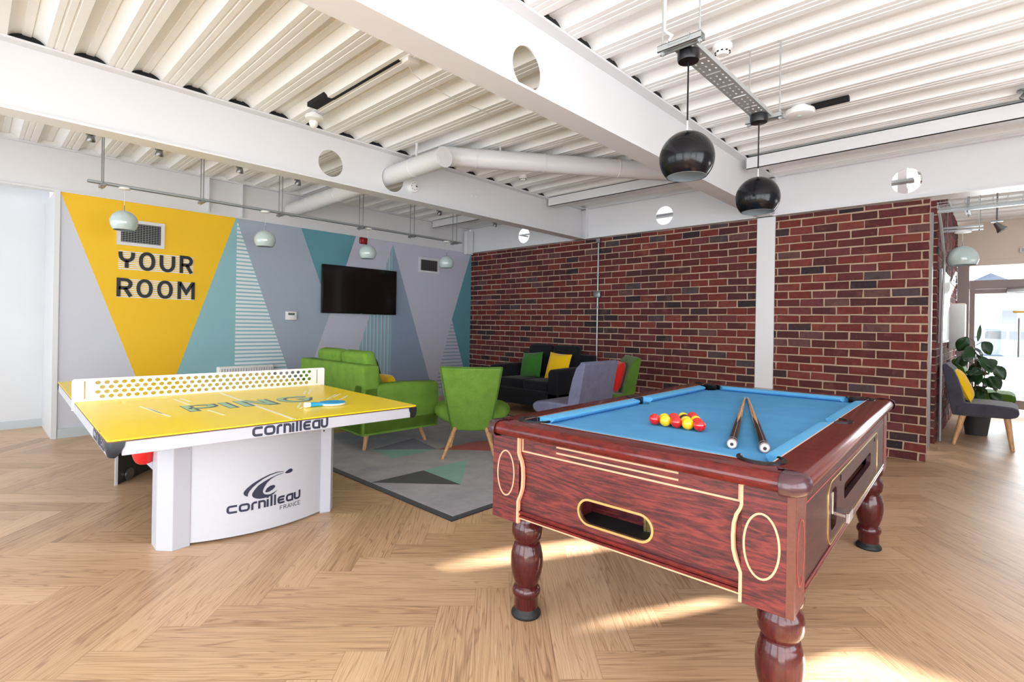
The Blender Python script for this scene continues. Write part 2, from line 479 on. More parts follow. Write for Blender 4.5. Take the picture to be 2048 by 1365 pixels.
b.box((X0, Y0, ZD + 0.08), (6.3, Y1, ZD + 0.12)).box((6.31, Y0, ZD + 0.08), (X1, .66, ZD + 0.12))
CEIL = struct('ceiling', b, M_deck, smooth=25)

def foam(b, xa, xb, y, ph, t=0.03):
    p = 0.3017; k = math.floor((xa - ph) / p) + 1
    while ph + k * p + 0.18 < xb:
        o = ph + k * p
        b.poly([(o + .001, ZD - 0.002)] + [(o + .0865 + .0865 * math.cos(PI - PI * i / 12), ZD + .0435 * max(math.sin(PI * i / 12), 0) ** 1.0) for i in range(1, 12)] + [(o + .172, ZD - 0.002)],
               lambda u, v, w: Vector((u, w, v)), y, y + t); k += 1

def ibeam_x(name, yc, xa, xb, holes, foam_ph, foam_y, flange=0.17, foam_mat=None):
    """beam along x with round holes through its web"""
    b = B()
    b.box((xa, yc - flange / 2, ZB), (xb, yc + flange / 2, ZB + 0.014))
    b.box((xa, yc - flange / 2, ZD - 0.014), (xb, yc + flange / 2, ZD - 0.001))
    b.plate([(xa, ZB + 0.014), (xb, ZB + 0.014), (xb, ZD - 0.014), (xa, ZD - 0.014)], [circle(x, z, r, 36) for x, z, r in holes],
            lambda u, v, w: Vector((u, w, v)), yc - 0.005, yc + 0.005)
    o = struct(name, b, M_beam, smooth=30)
    f = B(); foam(f, xa, xb, foam_y, foam_ph)
    obj('foam_closer', f, foam_mat or M_foam, o, smooth=0)
    return o
hr = 0.118
ibeam_x('trim_1', 1.90, X0, XB - 0.02, [(2.09 + 2.4 * k, 2.6, hr) for k in (-1, 0)], 2.125, 1.83)
tb2 = ibeam_x('trim_2', 4.39, X0, XB - 0.02, [(2.235 - 2.4, 2.62, hr), (2.235, 2.62, hr), (2.885, 2.62, 0.125)], 0.149, 4.33)
ibeam_x('trim_3', 6.80, X0, XB - 0.02, [], 0.149, 6.76, 0.12, M_deck)
b = B()
for dx, dz in ((0, 0), (.07, 0), (0, -.09), (.07, -.09)):
    b.cyl((3.93 + dx, 4.386, 2.75 + dz), (3.93 + dx, 4.368, 2.75 + dz), 0.014, n=6)
obj('bolt_group', b, M_beam, tb2)
# stiffener on the wall beam
b = B().box((1.93, 6.73, ZB + 0.014), (1.94, 6.8, ZD - 0.014)).box((2.30, 6.73, ZB + 0.014), (2.305, 6.8, ZD - 0.014)).box((5.9, 6.68, 2.40), (6.04, 6.76, 2.80))
struct('trim_4', b, M_beam, smooth=0)
# edge beam over the brick wall, along y
b = B()
b.box((XB - 0.06, Y0, ZB), (XB + 0.16, Y1, ZB + 0.014)).box((XB - 0.06, Y0, ZD - 0.014), (XB + 0.16, Y1, ZD - 0.001))
b.plate([(Y0, ZB + 0.014), (Y1, ZB + 0.014), (Y1, ZD - 0.014), (Y0, ZD - 0.014)],
        [circle(y, 2.62, hr, 36) for y in (5.52, 3.12, 0.665, -1.735)], lambda u, v, w: Vector((w, u, v)), XB + 0.0, XB + 0.01)
for y in (1.80, 4.29):
    b.box((XB - 0.055, y - 0.012, ZB + .014), (XB, y, ZD - .014)).box((XB - .055, y + .18, ZB + .014), (XB, y + .192, ZD - .014))
struct('trim_5', b, M_beam, smooth=30)
# lighter purlins between the beams, along y
for i, (ya, yb) in enumerate(((Y0, 1.82), (1.985, 4.305), (4.475, 6.74))):
    b = B()
    b.box((5.2, ya, 2.75), (5.206, yb, ZD - 0.001)).box((5.2, ya, 2.75), (5.33, yb, 2.757)).box((5.2, ya, ZD - 0.008), (5.33, yb, ZD - 0.001)).box((5.324, ya, 2.757), (5.33, yb, 2.775))
    struct('trim_%d' % (6 + i), b, M_beam, smooth=0)
# white steel column in the brick wall
b = B().box((XB - 0.012, 1.805, 0), (XB + 0.14, 1.995, ZB), 0.004, 1)
struct('column', b, M_beam)

# brick walls: every brick is an island of the wall's mesh
def brick_face(b, ua, ub, z0, z1, to3, depth=0.014, L=0.2245, H=0.085, j=0.0135, off=0.0, seed=1):
    rnd = random.Random(seed); row = 0; z = z0
    while z < z1 - 0.02:
        zt = min(z + H - j, z1)
        u = ua - L + ((row % 2) * L / 2 + off) % L
        while u < ub:
            a, c = max(u, ua), min(u + L - j, ub); u += L
            if c - a < 0.018: continue
            jx = lambda: rnd.uniform(-.0034, .0034)
            d = depth + rnd.uniform(-.004, .004); e = 0.004
            base = [(a + jx(), z + jx()), (c + jx(), z + jx()), (c + jx(), zt + jx()), (a + jx(), zt + jx())]
            mid = ((a + c) / 2, (z + zt) / 2)
            inn = [(p + (e if p < mid[0] else -e), q + (e if q < mid[1] else -e)) for p, q in base]
            b.rings([[to3(p, q, 0) for p, q in base], [to3(p, q, d - e) for p, q in base], [to3(p, q, d) for p, q in inn]], True, True)
        row += 1; z += H
def wall_brick(name, parts, slabs):
    b = B()
    for lo, hi in slabs: b.mi = 1; b.box(lo, hi)
    b.mi = 0
    for p in parts: brick_face(b, *p[:5], **p[5])
    return struct(name, b, [M_brick, M_mortar], smooth=0)
front = lambda u, v, w: Vector((XB + 0.012 - w, u, v))
wall_brick('wall_back', [(0.49, 1.803, 0.004, 2.425, front, dict(seed=3, off=0.06)), (1.997, YM + 0.05, 0.004, 2.425, front, dict(seed=5, off=0.1))],
           [((XB + 0.008, 0.492, 0), (XB + 0.12, 1.806, 2.43)), ((XB + 0.008, 1.994, 0), (XB + 0.12, Y1, 2.43))])
YS = 0.505
wall_brick('wall_side', [(YS, .66, 0.004, 2.85, lambda u, v, w: Vector((7.16 - w, u, v)), dict(seed=8, off=0.1)),
                         (7.15, X1, 0.004, 2.85, lambda u, v, w: Vector((u, YS + .012 - w, v)), dict(seed=9, off=0.05))],
           [((7.156, YS + 0.008, 0), (X1, .66, 2.86))])
b = B().box((6.86, YS + 0.02, 0), (6.93, YS + 0.09, 2.44)).box((6.86, YS + .2, 0), (6.93, YS + .3, 2.44))
struct('trim_9', b, M_steel, smooth=0)

b = B().box((9.6, .67, 0), (9.7, Y1, 4.4)); struct('wall_sun_block', b, M_white, smooth=0)  # added wall, raised to stop sun leaking through the beam holes
# mural wall
kx = YM / 6.83
mu = lambda x, z: (x * kx, 1.2 + (z - 1.2) * kx)
MX0 = 0.62
b = B()
b.mi = 0; b.box((MX0, YM, 0), (XB + 0.01, YM + 0.09, ZB + 0.005))
layer = [0.0]
def paint(mi, *pts, t=None):
    layer[0] += 0.00003
    P = [mu(*p) for p in pts]
    P = [(min(max(x, MX0 + .001), XB - 0.002), min(max(z, 0.0), ZB)) for x, z in P]
    b.mi = mi
    b.poly(P, lambda u, v, w: Vector((u, YM - w, v)), 0.0002, 0.0008 + layer[0])
top = 2.45
def lerp(a, c, t): return a + (c - a) * t
# grey field right of the yellow triangle, then the rest from left to right
paint(3, (2.285, top), (4.51, top), (4.51, 0), (2.285, 0))
paint(1, (0.635, top), (2.262, top), (1.492, 0.0), (1.47, 0.0))
paint(2, (2.262, top), (2.292, top), (2.292, 0), (1.40, 0), (1.478, 0.0))
# white striped wedge
paint(2, (2.28, 2.43), (2.275, 0), (3.12, 0))
for k in range(46):
    z = 2.36 - k * 0.0475
    if z < 0.03: break
    xr = lerp(2.272, 3.125, (2.43 - z) / 2.43)
    paint(4, (2.276, z), (2.276, z + 0.028), (max(xr - 0.012, 2.29), z + 0.028), (xr, z))
# deep teal triangle, pale triangles, striped spire, blue-grey triangle
paint(5, (3.075, top), (3.884, top), (3.51, 1.335))
paint(6, (3.885, top), (4.512, top), (4.512, 0), (3.04, 0), (3.50, 1.30))
for k in range(10):
    x = 4.512 - 0.062 * k
    zt = 2.41 - (4.512 - x) * 2.9
    paint(2, (x - 0.030, 0), (x, 0), (x, zt), (x - 0.030, max(zt - 0.087, 0.05)))
    paint(7, (x - 0.044, 0), (x - 0.030, 0), (x - 0.030, max(zt - 0.087, 0.04)), (x - 0.044, max(zt - 0.128, 0.05)))
paint(7, (4.512, 2.42), (5.36, 0), (4.512, 0))
paint(6, (4.50, top), (6.13, top), (5.716, 1.28), (5.36, 0.0), (5.355, 0))
paint(6, (4.53, 2.43), (6.11, 2.43), (5.70, 1.27), (5.716, 0), (5.36, 0))
paint(5, (6.122, 2.43), (6.2, 2.43), (6.2, 0), (6.12, 0), (5.716, 1.28))
paint(6, (5.716, 1.27), (6.14, 0), (5.32, 0))
for k in range(21):
    z = 1.17 - k * 0.0585
    if z < 0.02: break
    f = (1.28 - z) / 1.28
    paint(7, (5.716 - 0.385 * f, z), (5.716 - 0.385 * f + .01, z + 0.02), (5.716 + 0.42 * f - .01, z + 0.02), (5.716 + 0.42 * f, z))
# cream pin stripes behind the words
for z0, z1, xa, xb in ((1.72, 1.925, 1.108, 1.812), (1.42, 1.628, 1.096, 1.828)):
    for k in range(10):
        z = lerp(z0, z1, (k + 0.1) / 10.0)
        paint(4, (xa, z), (xb, z), (xb, z + 0.011), (xa, z + 0.011))
wl = struct('wall_left', b, M_ink, smooth=0)
# the words, cut letters on the wall
def letter(ch):
    if ch == 'Y': return [[(0, 1), (0, .82)] + arc(.5, .80, .5, .34, 180, 360, 12)[1:] + [(1, 1)], [(.5, .46), (.5, 0)]], []
    if ch == 'O': return [], [rrect(0, 0, 1, 1, .46, 8)]
    if ch == 'U': return [[(0, 1), (0, .42)] + arc(.5, .42, .5, .42, 180, 360, 14)[1:] + [(1, 1)]], []
    if ch == 'R': return [[(0, -.08), (0, 1), (.55, 1)] + arc(.55, .74, .4, .26, 90, -90, 8)[1:] + [(0, .48)], [(.5, .48), (.98, -.06)]], []
    if ch == 'M': return [[(0, -.08), (0, 1), (.06, 1), (.5, .36), (.94, 1), (1, 1), (1, -.08)]], []
b = B()
def word(rows, sw):
    for ch, xa, xb, z0, z1 in rows:
        op, cl = letter(ch)
        hw = sw / 2
        f = lambda u, v: mu(xa + hw + u * (xb - xa - sw), z0 + hw + v * (z1 - z0 - sw))
        t3 = lambda u, v, w: Vector((u, YM - w, v))
        for p in op: b.ribbon([f(*q) for q in p], sw * kx, t3, 0.002, 0.011)
        for p in cl: b.ribbon([f(*q) for q in p], sw * kx, t3, 0.002, 0.011, closed=True)
word([('Y', 1.108, 1.252, 1.722, 1.926), ('O', 1.288, 1.437, 1.722, 1.926), ('U', 1.478, 1.628, 1.722, 1.926), ('R', 1.672, 1.810, 1.722, 1.926),
      ('R', 1.096, 1.240, 1.424, 1.628), ('O', 1.270, 1.418, 1.424, 1.628), ('O', 1.460, 1.608, 1.424, 1.628), ('M', 1.655, 1.828, 1.424, 1.628)], 0.0345)
obj('lettering', b, M_black, wl, smooth=0)

# nook left of the mural, outer walls with their windows
b = B().box((MX0 - 0.035, YM - 0.018, 0), (MX0 + .006, Y1 - .001, ZB)).box((X0, Y1, 0), (MX0, Y1 + 0.08, ZD))
struct('wall_nook', b, M_white, smooth=0)
b = B().box((X0, Y1 - 0.016, 0), (MX0 - 0.036, Y1 + .002, 0.085))
struct('baseboard_nook', b, M_base, smooth=0)
b = B().box((MX0 + .012, YM - 0.016, 0), (XB, YM + .002, 0.092))
struct('baseboard_left', b, M_base, smooth=0)
def wall_open(name, axis, at, t, u0, u1, zt, opens, m):
    """wall in the plane axis = at with rectangular openings"""
    b = B()
    to3 = (lambda u, v, w: Vector((u, w, v))) if axis == 'y' else (lambda u, v, w: Vector((w, u, v)))
    b.plate([(u0, 0), (u1, 0), (u1, zt), (u0, zt)], [[(a, c), (d, c), (d, e), (a, e)] for a, c, d, e in opens], to3, at, at + t)
    return struct(name, b, m, smooth=0)
WIN_R = [(-1.9, 0.25, 0.2, 2.45), (0.45, 0.25, 2.55, 2.45)]
SUN_SLOTS_R = [(5.6, 0.9, 8.15, 1.46), (8.78, 1.50, 9.12, 1.74), (10.15, 1.86, 10.8, 2.10)]  # unseen slots added to cut the low sun into floor patches
wall_open('wall_right', 'y', Y0 - 0.12, 0.12, X0 - 0.12, 11.2, 2.95, WIN_R + SUN_SLOTS_R, M_white)
wall_open('wall_front', 'x', X0 - 0.12, 0.12, Y0, Y1, 2.95, [(-2.2, 0.25, 0.0, 2.45), (0.4, 0.25, 2.6, 2.45), (3.0, 0.15, 5.0, 2.45), (5.3, 0.15, 7.4, 2.45)], M_white)
k = 1
for a, c, d, e in WIN_R:
    b = B()
    for x in (a, (a + d) / 2, d): b.box((x - 0.025, Y0 - 0.1, c), (x + 0.025, Y0 - 0.03, e))
    for z in (c, e): b.box((a, Y0 - 0.1, z - 0.025), (d, Y0 - 0.03, z + 0.025))
    struct('window_%d' % k, b, M_frame, smooth=0); k += 1

# glazed entrance front at the far right
b = B().box((X1, Y0, 2.23), (X1 + 0.12, 1.3, ZD + 0.1)).box((X1, Y0, 0), (X1 + .12, -1.25, 2.23)).box((X1 - 0.03, Y0, 2.21), (X1 + 0.02, 1.3, 2.24)).box((X1 - .012, Y0, 2.30), (X1, 1.3, 2.34))  # solid side part below the head, out of view, put in to block sun
struct('wall_entrance', b, M_beige, smooth=0)
b = B()
fx = (X1 - 0.03, X1 + 0.05)
b.box((fx[0], 0.36, 0), (fx[1], 0.50, 2.23))                       # jamb by the brick
b.box((fx[0] - .004, Y0, 1.86), (fx[1] + .004, 0.357, 1.99))                      # transom
b.box((fx[0], -1.25, 0), (fx[1], -1.15, 2.23)); b.box((fx[0], Y0, 0), (fx[1], Y0 + .1, 2.23))
d1 = struct('door_1', b, M_frame, smooth=0)
b = B()
for y in (0.295, -0.98): b.box((X1 - 0.015, y - 0.0, 0.10), (X1 + 0.03, y + 0.06, 1.858))
b.box((X1 - 0.013, -0.92, 0.10), (X1 + 0.028, 0.295, 0.23)).box((X1 - 0.013, -0.92, 1.79), (X1 + 0.028, 0.295, 1.857))
obj('leaf_frame', b, M_frame, d1, smooth=0)
b = B().box((X1 + 0.005, -0.92, 0.23), (X1 + 0.012, 0.295, 1.79)).box((X1 + .005, Y0 + .1, 1.99), (X1 + .012, 0.36, 2.22))
obj('pane', b, M_glass, d1, smooth=0)
b = B().box((X1 - 0.09, -0.62, 1.80), (X1 - 0.02, -0.05, 1.87), 0.008)
obj('door_closer', b, M_steel, d1)
b = B().tube([(X1 - 0.03, -0.185, 0.86), (X1 - 0.09, -0.185, 0.86), (X1 - 0.09, -0.185, 1.42), (X1 - 0.03, -0.185, 1.42)], 0.015)
obj('pull_handle', b, M_steel, d1)
b = B().box((X1 + 0.0, -0.35, 1.50), (X1 + 0.004, -0.12, 1.53))
obj('door_sticker', b, mat('amber_sticker', rgb(244, 200, 60), 0.5), d1, smooth=0)
# ------------------------------------------------------------------ pool table
# local frame: x = long side away from the camera, b = distance from the rug side, y = -b
PT = thing('pool_table', 'mahogany coin operated pool table with blue cloth on turned legs', 'pool table', (1.434, 1.481, 0), R(1.95))
def P(a, b, z): return Vector((a, -b, z))
AL, AH, BL, BH = -0.004, 2.145, -0.02, 1.125
ZT, ZC = 0.818, 0.790
def rloop(o, z, r=0.055, n=6, lo=None):
    pts = rrect(AL + o, BL + o, AH - o, BH - o, max(r - o, 0.004), n)
    return [P(a, b, z) for a, b in pts]
prof = [(0.040, .768), (0.012, .770), (0.003, .776), (0.0, .786), (0.0, .796), (0.005, .807), (0.014, .814), (0.026, ZT), (0.112, ZT), (0.112, .768)]
b = B(); L = [rloop(o, z) for o, z in prof]; L.append(L[0]); b.rings(L, True, False)
obj('top_rail', b, M_rail, PT, smooth=40)
# plum corner caps
for ca, cb, sa, sb in ((AL, BL, 1, 1), (AL, BH, 1, -1), (AH, BL, -1, 1), (AH, BH, -1, -1)):
    b = B(); L = []
    for o, z in [(0.040, .758), (0.008, .762), (-0.004, .772), (-0.007, .785), (-0.006, .797), (0.0, .811), (0.012, .819), (0.03, .8215), (0.06, .8215), (0.08, .8195)]:
        r = max(0.06 - o, 0.006); e = 0.062
        q = [(e, o)] + [(o + r - r * math.sin(R(t)), o + r - r * math.cos(R(t))) for t in range(0, 91, 15)] + [(o, e)]
        L.append([P(ca + sa * u, cb + sb * v, z) for u, v in q])
    b.rings(L, False, False)
    c = obj('corner_cap', b, M_plum, PT, smooth=50)
    md = c.modifiers.new('Solidify', 'SOLIDIFY'); md.thickness = 0.003; md.offset = -1
# cloth bed with six holes
PK = [(0.152, 0.132), (0.152, 0.976), (1.988, 0.132), (1.988, 0.976), (1.07, 0.106), (1.07, 1.0)]
b = B(); b.plate([(0.06, 0.03), (2.08, 0.03), (2.08, 1.07), (0.06, 1.07)], [circle(p, q, 0.052, 24) for p, q in PK], lambda u, v, w: P(u, v, w), ZC - 0.02, ZC)
obj('cloth', b, M_cloth, PT)
for p, q in PK:
    b = B(); t0 = math.atan2(0.553 - q, 1.07 - p) if p != 1.07 else (PI / 2 if q < .5 else -PI / 2)
    b.lathe([(0.0525, ZC - 0.001), (0.0525, .70), (0.001, .70)], P(p, q, 0), 24, cap=False)
    # collar standing against the rail and crescent lip on top of it
    sp = 1.25 if p == 1.07 else 2.05; n = 16
    col = []; lip = []
    for i in range(n + 1):
        t = t0 + PI - sp + 2 * sp * i / n
        u = lambda r, z: P(p + r * math.cos(t), q + r * math.sin(t), z)
        col.append([u(.0525, ZC - .01), u(.0525, ZT + .001), u(.056, ZT + .005), u(.080 - .016 * abs(i / n * 2 - 1), ZT + .004), u(.080 - .016 * abs(i / n * 2 - 1), ZT - .003)])
    b.rings(col, False, False)
    if p == 1.07:
        v = .0975 if q < .5 else 1.0105
        b.quad(P(1.01, v, ZC - .01), P(1.13, v, ZC - .01), P(1.13, v, ZT - .001), P(1.01, v, ZT - .001))
    else:
        u0, s0 = (.1135, 1) if p < 1 else (2.0265, -1); v0, s1 = (.0975, 1) if q < .5 else (1.0105, -1)
        b.quad(P(u0, v0, ZC - .01), P(u0 + s0 * .10, v0, ZC - .01), P(u0 + s0 * .10, v0, ZT - .001), P(u0, v0, ZT - .001))
        b.quad(P(u0, v0, ZC - .01), P(u0, v0 + s1 * .10, ZC - .01), P(u0, v0 + s1 * .10, ZT - .001), P(u0, v0, ZT - .001))
    obj('pocket', b, M_blackplastic, PT, smooth=50)
# cushions: six strips with cut-back ends
def cushion(p0, p1, inward, cut0, cut1):
    """p0-p1 along the rail (a, b), inward = unit (a, b) towards the bed"""
    p0 = Vector(p0); p1 = Vector(p1); d = (p1 - p0).normalized(); w = Vector(inward)
    L = []
    for s, cut in ((p0, cut0), (p1, -cut1)):
        q = lambda depth, z: P(*(s + w * depth + d * cut * depth), z)
        L.append([q(-.012, ZC + .001), q(-.012, ZT - .001), q(0.002, ZT - .0005), q(.040, ZT - .003), q(.050, ZT - .008), q(.048, ZT - .013), q(.036, ZC + .001)])
    bb = B(); bb.rings(L, True, True)
    return obj('cushion', bb, M_cushion, PT, smooth=50)
ia, ja, ib, jb = 0.112, 2.028, 0.096, 1.012
cushion((0.210, ib), (1.018, ib), (0, 1), 0.75, 0.45); cushion((1.122, ib), (1.932, ib), (0, 1), 0.45, 0.75)
cushion((0.210, jb), (1.018, jb), (0, -1), 0.75, 0.45); cushion((1.122, jb), (1.932, jb), (0, -1), 0.45, 0.75)
cushion((ia, 0.190), (ia, 0.918), (1, 0), 0.75, 0.75); cushion((ja, 0.190), (ja, 0.918), (-1, 0), 0.75, 0.75)
b = B()
for o in (0.1085,):
    L = [rloop(o, ZT + .0004), rloop(o + .0045, ZT + .0006)]
    b.rings(L, True, False)
obj('rail_trim', b, M_baizeedge, PT, smooth=0)

# cabinet
FA = 0.05       # front face
b = B()
SL = (0.398, 0.502, 0.682, 0.590)          # ball return slot: b0, z0, b1, z1
fr = lambda u, v, w: P(FA + .012 - w, u, v)
b.plate([(0.0, .462), (1.085, .462), (1.085, .772), (0.0, .772)], [stadium(*SL)], fr, -0.018, 0.0)
b.box(P(2.075, 1.085, .462), P(2.095, 0.0, .772))
b.box(P(FA, 0.020, .462), P(2.09, 0.0, .772))
b.box(P(FA + .03, 1.07, .468), P(2.08, .02, .474))
CB = obj('cabinet', b, M_mahog, PT, smooth=0)
# right side panel with coin hatch openings
sd = lambda u, v, w: P(u, 1.075 + w, v)
b = B()
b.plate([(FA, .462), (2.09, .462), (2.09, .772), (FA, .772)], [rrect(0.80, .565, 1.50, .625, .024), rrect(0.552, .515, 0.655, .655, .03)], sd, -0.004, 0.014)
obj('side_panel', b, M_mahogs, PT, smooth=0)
# dark boxes behind the openings
b = B().box(P(FA + .03, .72, .488), P(FA + .17, .36, .494))
obj('ball_tray', b, M_hole, PT, smooth=0)
b = B().box(P(FA + .155, .60, .494), P(FA + .165, .365, .62)).box(P(FA + .03, .365, .494), P(FA + .165, .355, .62)).box(P(FA + .03, .725, .494), P(FA + .165, .72, .62))
obj('tray_back', b, M_mahog, PT, smooth=0)
b = B().box(P(FA + .12, .72, .494), P(FA + .13, .60, .61)); b.box(P(FA + .115, .606, .494), P(FA + .13, .598, .61))
obj('brass_grille', b, M_brass, PT, smooth=0)
b = B().box(P(0.80, 1.06, .55), P(1.5, .99, .558)).box(P(.80, 1.0, .55), P(1.5, .99, .64)).box(P(.55, 1.0, .51), P(.66, .99, .66))
obj('hatch_lining', b, M_edgewood, PT, smooth=0)
# corner posts
for a0, b0 in ((FA - .003, -.012), (FA - .003, .955), (1.975, -.012), (1.975, .955)):
    b = B(); lo, hi = P(a0, b0 + .137, .425), P(a0 + .13, b0, .769)
    b.box((lo.x, lo.y, lo.z), (hi.x, hi.y, hi.z), 0.003, 1)
    obj('corner_post', b, M_mahog, PT, smooth=0)
b = B().box(P(FA - .0045, 1.094, .427), P(FA + .006, 1.074, .766))
obj('edge_strip', b, M_edgewood, PT, smooth=0)
# bottom mouldings
b = B()
for z0, z1, o in ((.449, .458, .004), (.458, .466, -.002), (.466, .476, .006)):
    b.box(P(FA + .012 - o - .006, .957, z0), P(FA + .02, .123, z1), 0.002, 1)
    b.box(P(.178, 1.088 + o, z0), P(1.976, 1.06, z1), 0.002, 1)
obj('base_moulding', b, M_rail, PT, smooth=0)
b = B().box(P(FA + .003, .957, .4445), P(FA + .02, .123, .449))
obj('moulding_highlight', b, M_inlay, PT, smooth=0)  # glossy highlight under the moulding, painted as a tan strip
# inlay lines on the front
inl = lambda u, v, w: P(FA + .0115 - w, u, v)
ipo = lambda u, v, w: P(FA - .0032 - w, u, v)
b = B()
def bracket(b0, s, t3):
    return [(b0, .768), (b0, .703), (b0 + s * .004, .690), (b0 + s * .014, .672), (b0 + s * .021, .645), (b0 + s * .023, .608), (b0 + s * .021, .57), (b0 + s * .014, .545), (b0 + s * .004, .522), (b0, .512), (b0, .428)]
b.ribbon(bracket(.1235, 1, inl), .009, ipo, -.012, .0016); b.ribbon(bracket(.9565, -1, inl), .009, ipo, -.012, .0016)
# two short stringing lines, the long line and its returns
b.ribbon([(.296, .750), (.764, .750)], .006, inl, -.002, .0015); b.ribbon([(.296, .7285), (.764, .7285)], .006, inl, -.002, .0015)
b.ribbon([(.134, .768), (.134, .708), (.946, .708), (.946, .768)], .006, inl, -.002, .0015)
b.ribbon(ellipse(.060, .612, .043, .088), .0052, ipo, -.002, .0012, closed=True)
b.ribbon(ellipse(1.010, .600, .046, .090), .0056, ipo, -.002, .0012, closed=True)
obj('inlay', b, M_inlay, PT, smooth=0)
b = B()
sdw = lambda u, v, w: P(u, 1.0925 + w, v)
sdp = lambda u, v, w: P(u, 1.089 + w, v)
b.ribbon(ellipse(.118, .585, .040, .092), .004, sdw, -.002, .001, closed=True); b.ribbon(ellipse(2.04, .585, .040, .092), .004, sdw, -.002, .001, closed=True)
b.ribbon([(.19, .768), (.19, .705), (1.96, .705), (1.96, .768)], .004, sdp, -.002, .001); b.ribbon([(.45, .735), (1.75, .735)], .006, sdp, -.002, .001)
obj('side_inlay', b, mat('red_inlay', rgb(150, 70, 66), 0.4), PT, smooth=0)
# brass slot trim and hatch outline
b = B(); b.ribbon(stadium(*SL), .008, lambda u, v, w: P(FA + .012 - w, u, v), -.006, .004, closed=True)
obj('slot_trim', b, M_brass, PT)
b = B(); b.ribbon(rrect(.50, .478, 1.72, .690, .05), .006, sdp, -.002, .003, closed=True)
obj('hatch_trim', b, M_brass, PT)
b = B()
for a in (.72, 1.62):
    obj('hatch_lock', B().box(P(a - .004, 1.0915, .655), P(a + .004, 1.08, .675)), M_hole, PT, smooth=0)
b = B()
lo, hi = P(.575, 1.132, .568), P(.640, 1.03, .580); b.box((lo.x, lo.y, lo.z), (hi.x, hi.y, hi.z), .002, 1)
lo, hi = P(.570, 1.140, .552), P(.646, 1.128, .586); b.box((lo.x, lo.y, lo.z), (hi.x, hi.y, hi.z), .002, 1)
lo, hi = P(.556, 1.094, .575), P(.570, 1.06, .65); b.box((lo.x, lo.y, lo.z), (hi.x, hi.y, hi.z), .002, 1)
obj('coin_slide', b, M_chrome, PT)
# turned legs
LP = [(.046, .45), (.062, .43), (.060, .412), (.050, .402), (.052, .390), (.060, .380), (.0635, .362), (.064, .345), (.061, .325), (.052, .312), (.049, .304),
      (.054, .298), (.055, .290), (.058, .284), (.0655, .255), (.067, .230), (.066, .205), (.060, .172), (.050, .140), (.046, .128), (.053, .120), (.058, .108), (.058, .096),
      (.052, .084), (.049, .078), (.049, .040), (.047, .030)]
FP = [(.046, .040), (.048, .034), (.050, .028), (.056, .020), (.061, .013), (.061, .004), (.058, 0.0)]
for a, bb in ((.178, .068), (.178, 1.030), (1.985, .068), (1.985, 1.030)):
    b = B().lathe(LP, P(a, bb, 0), 32)
    lg = obj('leg', b, M_leg, PT, smooth=40)
    b = B().lathe(FP, P(a, bb, 0), 28)
    obj('foot', b, M_rubber, lg, smooth=40)

Rz = Matrix.Translation(Vector((1.434, 1.481, 0))) @ Matrix.Rotation(R(1.95), 4, 'Z')
W = lambda a, b_, z: Rz @ P(a, b_, z)
# fifteen balls racked in a triangle
BR = 0.0235; DX = BR * 2 * 0.8760254
ROWS = ['RYRYR', 'YRYR', 'RKY', 'YR', 'R']
ORD = ['at the left end of the front row', 'second from the left in the front row', 'in the middle of the front row', 'second from the right in the front row', 'at the right end of the front row',
       'left of the second row', 'second in the second row', 'third in the second row', 'right of the second row', 'left of the third row', 'in the middle of the rack', 'right of the third row',
       'left of the fourth row', 'right of the fourth row', 'alone at the far tip of the rack']
pr = {}
k = 0
for r, row in enumerate(ROWS):
    for q, ch in enumerate(row):
        mi = 'RYK'.index(ch); nm = ('red', 'yellow', 'black')[mi]
        p = W(0.545 + r * DX, 0.448 + BR * r + q * BR * 2.02, ZC + BR)
        if ch not in pr:
            o = obj('pool_ball', B().sphere((0, 0, 0), BR, 32, 20), M_dice[mi], None); pr[ch] = o
        else:
            o = pr[ch].copy(); COL.objects.link(o)
        o.location = p
        tag(o, '%s pool ball %s on the blue table' % (nm, ORD[k]), 'ball', 'racked pool balls'); k += 1
# two cues lying with their tips together
def cue(butt, tip, label):
    p0 = W(*butt); p1 = W(*tip); d = p1 - p0; Ln = d.length
    t = thing('pool_cue', label, 'cue', p0, 0, 'pool cues on the cloth')
    t.rotation_mode = 'QUATERNION'; t.rotation_quaternion = d.to_track_quat('X', 'Z')
    rr = lambda s: 0.0160 + (0.0055 - 0.0160) * s / Ln
    X = Matrix.Rotation(PI / 2, 4, 'Y')
    obj('shaft', B().lathe([(rr(.30), .30), (rr(Ln - .03), Ln - .03)], n=20, M=X), M_ash, t)
    b = B()
    
    b.lathe([(.0161, .012), (rr(.40) + .0006, .40)], n=24, M=X)
    # four dark points running up the shaft
    for q in range(4):
        an = q * PI / 2 + PI / 4
        pts = []
        for s in range(9):
            u = s / 8; x = .40 + .24 * u; hw = 0.72 * (1 - u)
            pts.append([X @ Vector(((rr(x) + .0007) * math.cos(an + e), (rr(x) + .0007) * math.sin(an + e), x)) for e in (-hw, -hw / 3, hw / 3, hw)])
        b.rings(pts, False, False)
    obj('butt', b, M_ebony, t)
    obj('butt_ring', B().lathe([(.0164, .0), (.0167, .004), (.0167, .016), (.0164, .02)], n=24, M=X).lathe([(.0163, .045), (.0163, .049)], n=24, M=X), mat('grey_ring', rgb(150, 140, 140), .4), t)
    obj('end_cap', B().lathe([(.0001, -.0035), (.0125, -.003), (.014, 0)], n=24, M=X), mat('cream_cap', rgb(226, 222, 214), .4), t)
    obj('end_badge', B().lathe([(.0001, -.0048), (.0055, -.0042), (.006, -.0030)], n=12, M=X), mat('dark_badge', rgb(70, 52, 50), .4), t)
    obj('tip', B().lathe([(.0055, Ln - .03), (.0052, Ln - .008), (.004, Ln)], n=16, M=X), mat('tip_blue', rgb(190, 190, 196), .5), t)
    return t
